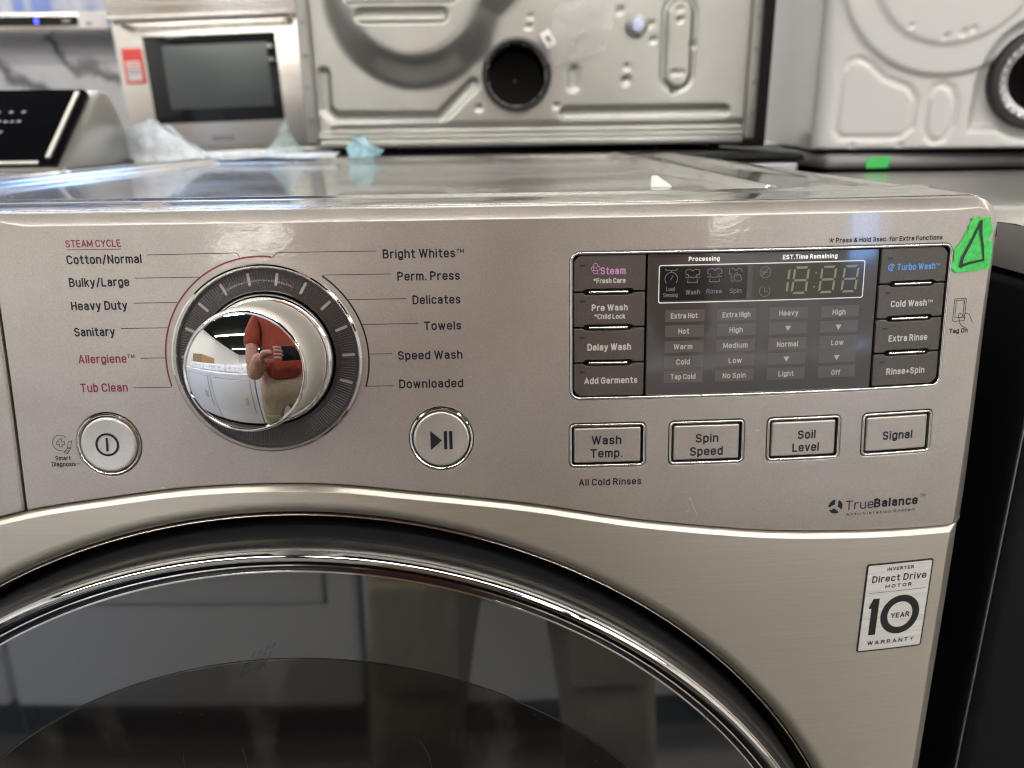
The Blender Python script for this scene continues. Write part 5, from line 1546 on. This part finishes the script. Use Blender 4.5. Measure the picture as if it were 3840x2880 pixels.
# shirt and trousers follow the body a little proud of it
shirt_n = [(px, py, -.02, .170), (px, py, .12, .158), (px, py, .25, .158), (px, py + .01, .38, .160), (px, py, .50, .150), (px, py, .565, .085), (px - .20, py, .525, .082), (px - .222, py + .01, .36, .078), (px - .222, py + .028, .24, .076), (px + .20, py, .525, .082), (px + .238, py + .01, .38, .076), (px + .25, py + .02, .29, .074)]
skinned('shirt', shirt_n, [(0, 1), (1, 2), (2, 3), (3, 4), (4, 5), (4, 6), (6, 7), (7, 8), (4, 9), (9, 10), (10, 11)], 'shirt_rust', PE)
tr_n = [(px, py, .10, .156), (px, py, -.02, .168), (px - .10, py, -.16, .098), (px - .125, py + .01, -.42, .076), (px - .14, py, -.60, .070), (px - .14, py - .005, -.77, .072), (px + .10, py, -.16, .098), (px + .125, py + .01, -.42, .076), (px + .14, py, -.60, .070), (px + .14, py - .005, -.77, .072)]
tr = skinned('trousers', tr_n, [(0, 1), (1, 2), (2, 3), (3, 4), (4, 5), (1, 6), (6, 7), (7, 8), (8, 9)], 'trousers_khaki', PE)
for s in (-1, 1):
    bevbox('cargo_pocket', px + s * .12 - .055, px + s * .12 + .055, py + .078, py + .10, -.42, -.27, 'trousers_khaki', tr, .01, 3)
    skinned('shoe', [(px + s * .12, py - .03, -.80, .045), (px + s * .125, py + .07, -.81, .042), (px + s * .13, py + .17, -.82, .028)], [(0, 1), (1, 2)], 'shoe_dark', PE)
skinned('hair', [(px, py - .01, .80, .094), (px, py - .02, .86, .088), (px, py + .0, .90, .072)], [(0, 1), (1, 2)], 'hair_grey', PE)
skinned('nose', [(px, py + .105, .765, .010), (px, py + .118, .745, .013), (px, py + .108, .735, .011)], [(0, 1), (1, 2)], 'skin', PE, 1)
for s in (-1, 1):
    skinned('ear', [(px + s * .082, py + .01, .775, .012), (px + s * .088, py + .005, .755, .013), (px + s * .083, py + .012, .735, .009)], [(0, 1), (1, 2)], 'skin', PE, 1)
    skinned('eye', [(px + s * .032, py + .100, .778, .009), (px + s * .034, py + .101, .778, .008)], [(0, 1)], 'tag_white', PE, 1)
skinned('mouth', [(px - .022, py + .103, .706, .004), (px, py + .108, .704, .006), (px + .022, py + .103, .706, .004)], [(0, 1), (1, 2)], 'tag_red', PE, 1)
# hands closed round the phone's lower edge: palm, four fingers, thumb
def hand(wx, wy, wz, s):
    palm = [(wx, wy, wz, .024), (wx + s * .030, wy + .018, wz + .004, (.030, .018)), (wx + s * .058, wy + .022, wz + .004, (.032, .015))]
    skinned('palm', palm, [(0, 1), (1, 2)], 'skin', PE)
    for i, (L, dz_) in enumerate(((.9, .024), (1.0, .009), (.95, -.008), (.78, -.024))):
        b0 = Vector((wx + s * .058, wy + .022, wz + .004 + dz_))
        pts = [b0, b0 + Vector((s * .024 * L, .010, -.002)), b0 + Vector((s * .042 * L, .001, -.004)), b0 + Vector((s * .050 * L, -.016, -.006))]
        skinned('finger', [(*p_, r_) for p_, r_ in zip(pts, (.0105, .0095, .0085, .0075))], [(0, 1), (1, 2), (2, 3)], 'skin', PE, 1)
    pts = [Vector((wx + s * .022, wy + .010, wz - .022)), Vector((wx + s * .044, wy - .004, wz - .034)), Vector((wx + s * .064, wy - .010, wz - .030))]
    skinned('thumb', [(*p_, r_) for p_, r_ in zip(pts, (.014, .0115, .009))], [(0, 1), (1, 2)], 'skin', PE, 1)
hand(px - .140, py + .228, .165, 1)
hand(px + .15, py + .215, .163, -1)
# the phone: its lens is where the picture is taken from, so the slab lies just behind
Mc = Matrix.Translation(cam.location) @ Rc.to_4x4()
PH = empty('smartphone', tuple(Mc @ Vector((.044, -.025, .010))), 'black smartphone held sideways in both hands', 'phone')
bevbox('phone_body', -.030, .118, -.060, .012, .006, .0135, 'phone_black', PH, .003, 3, X=Mc)
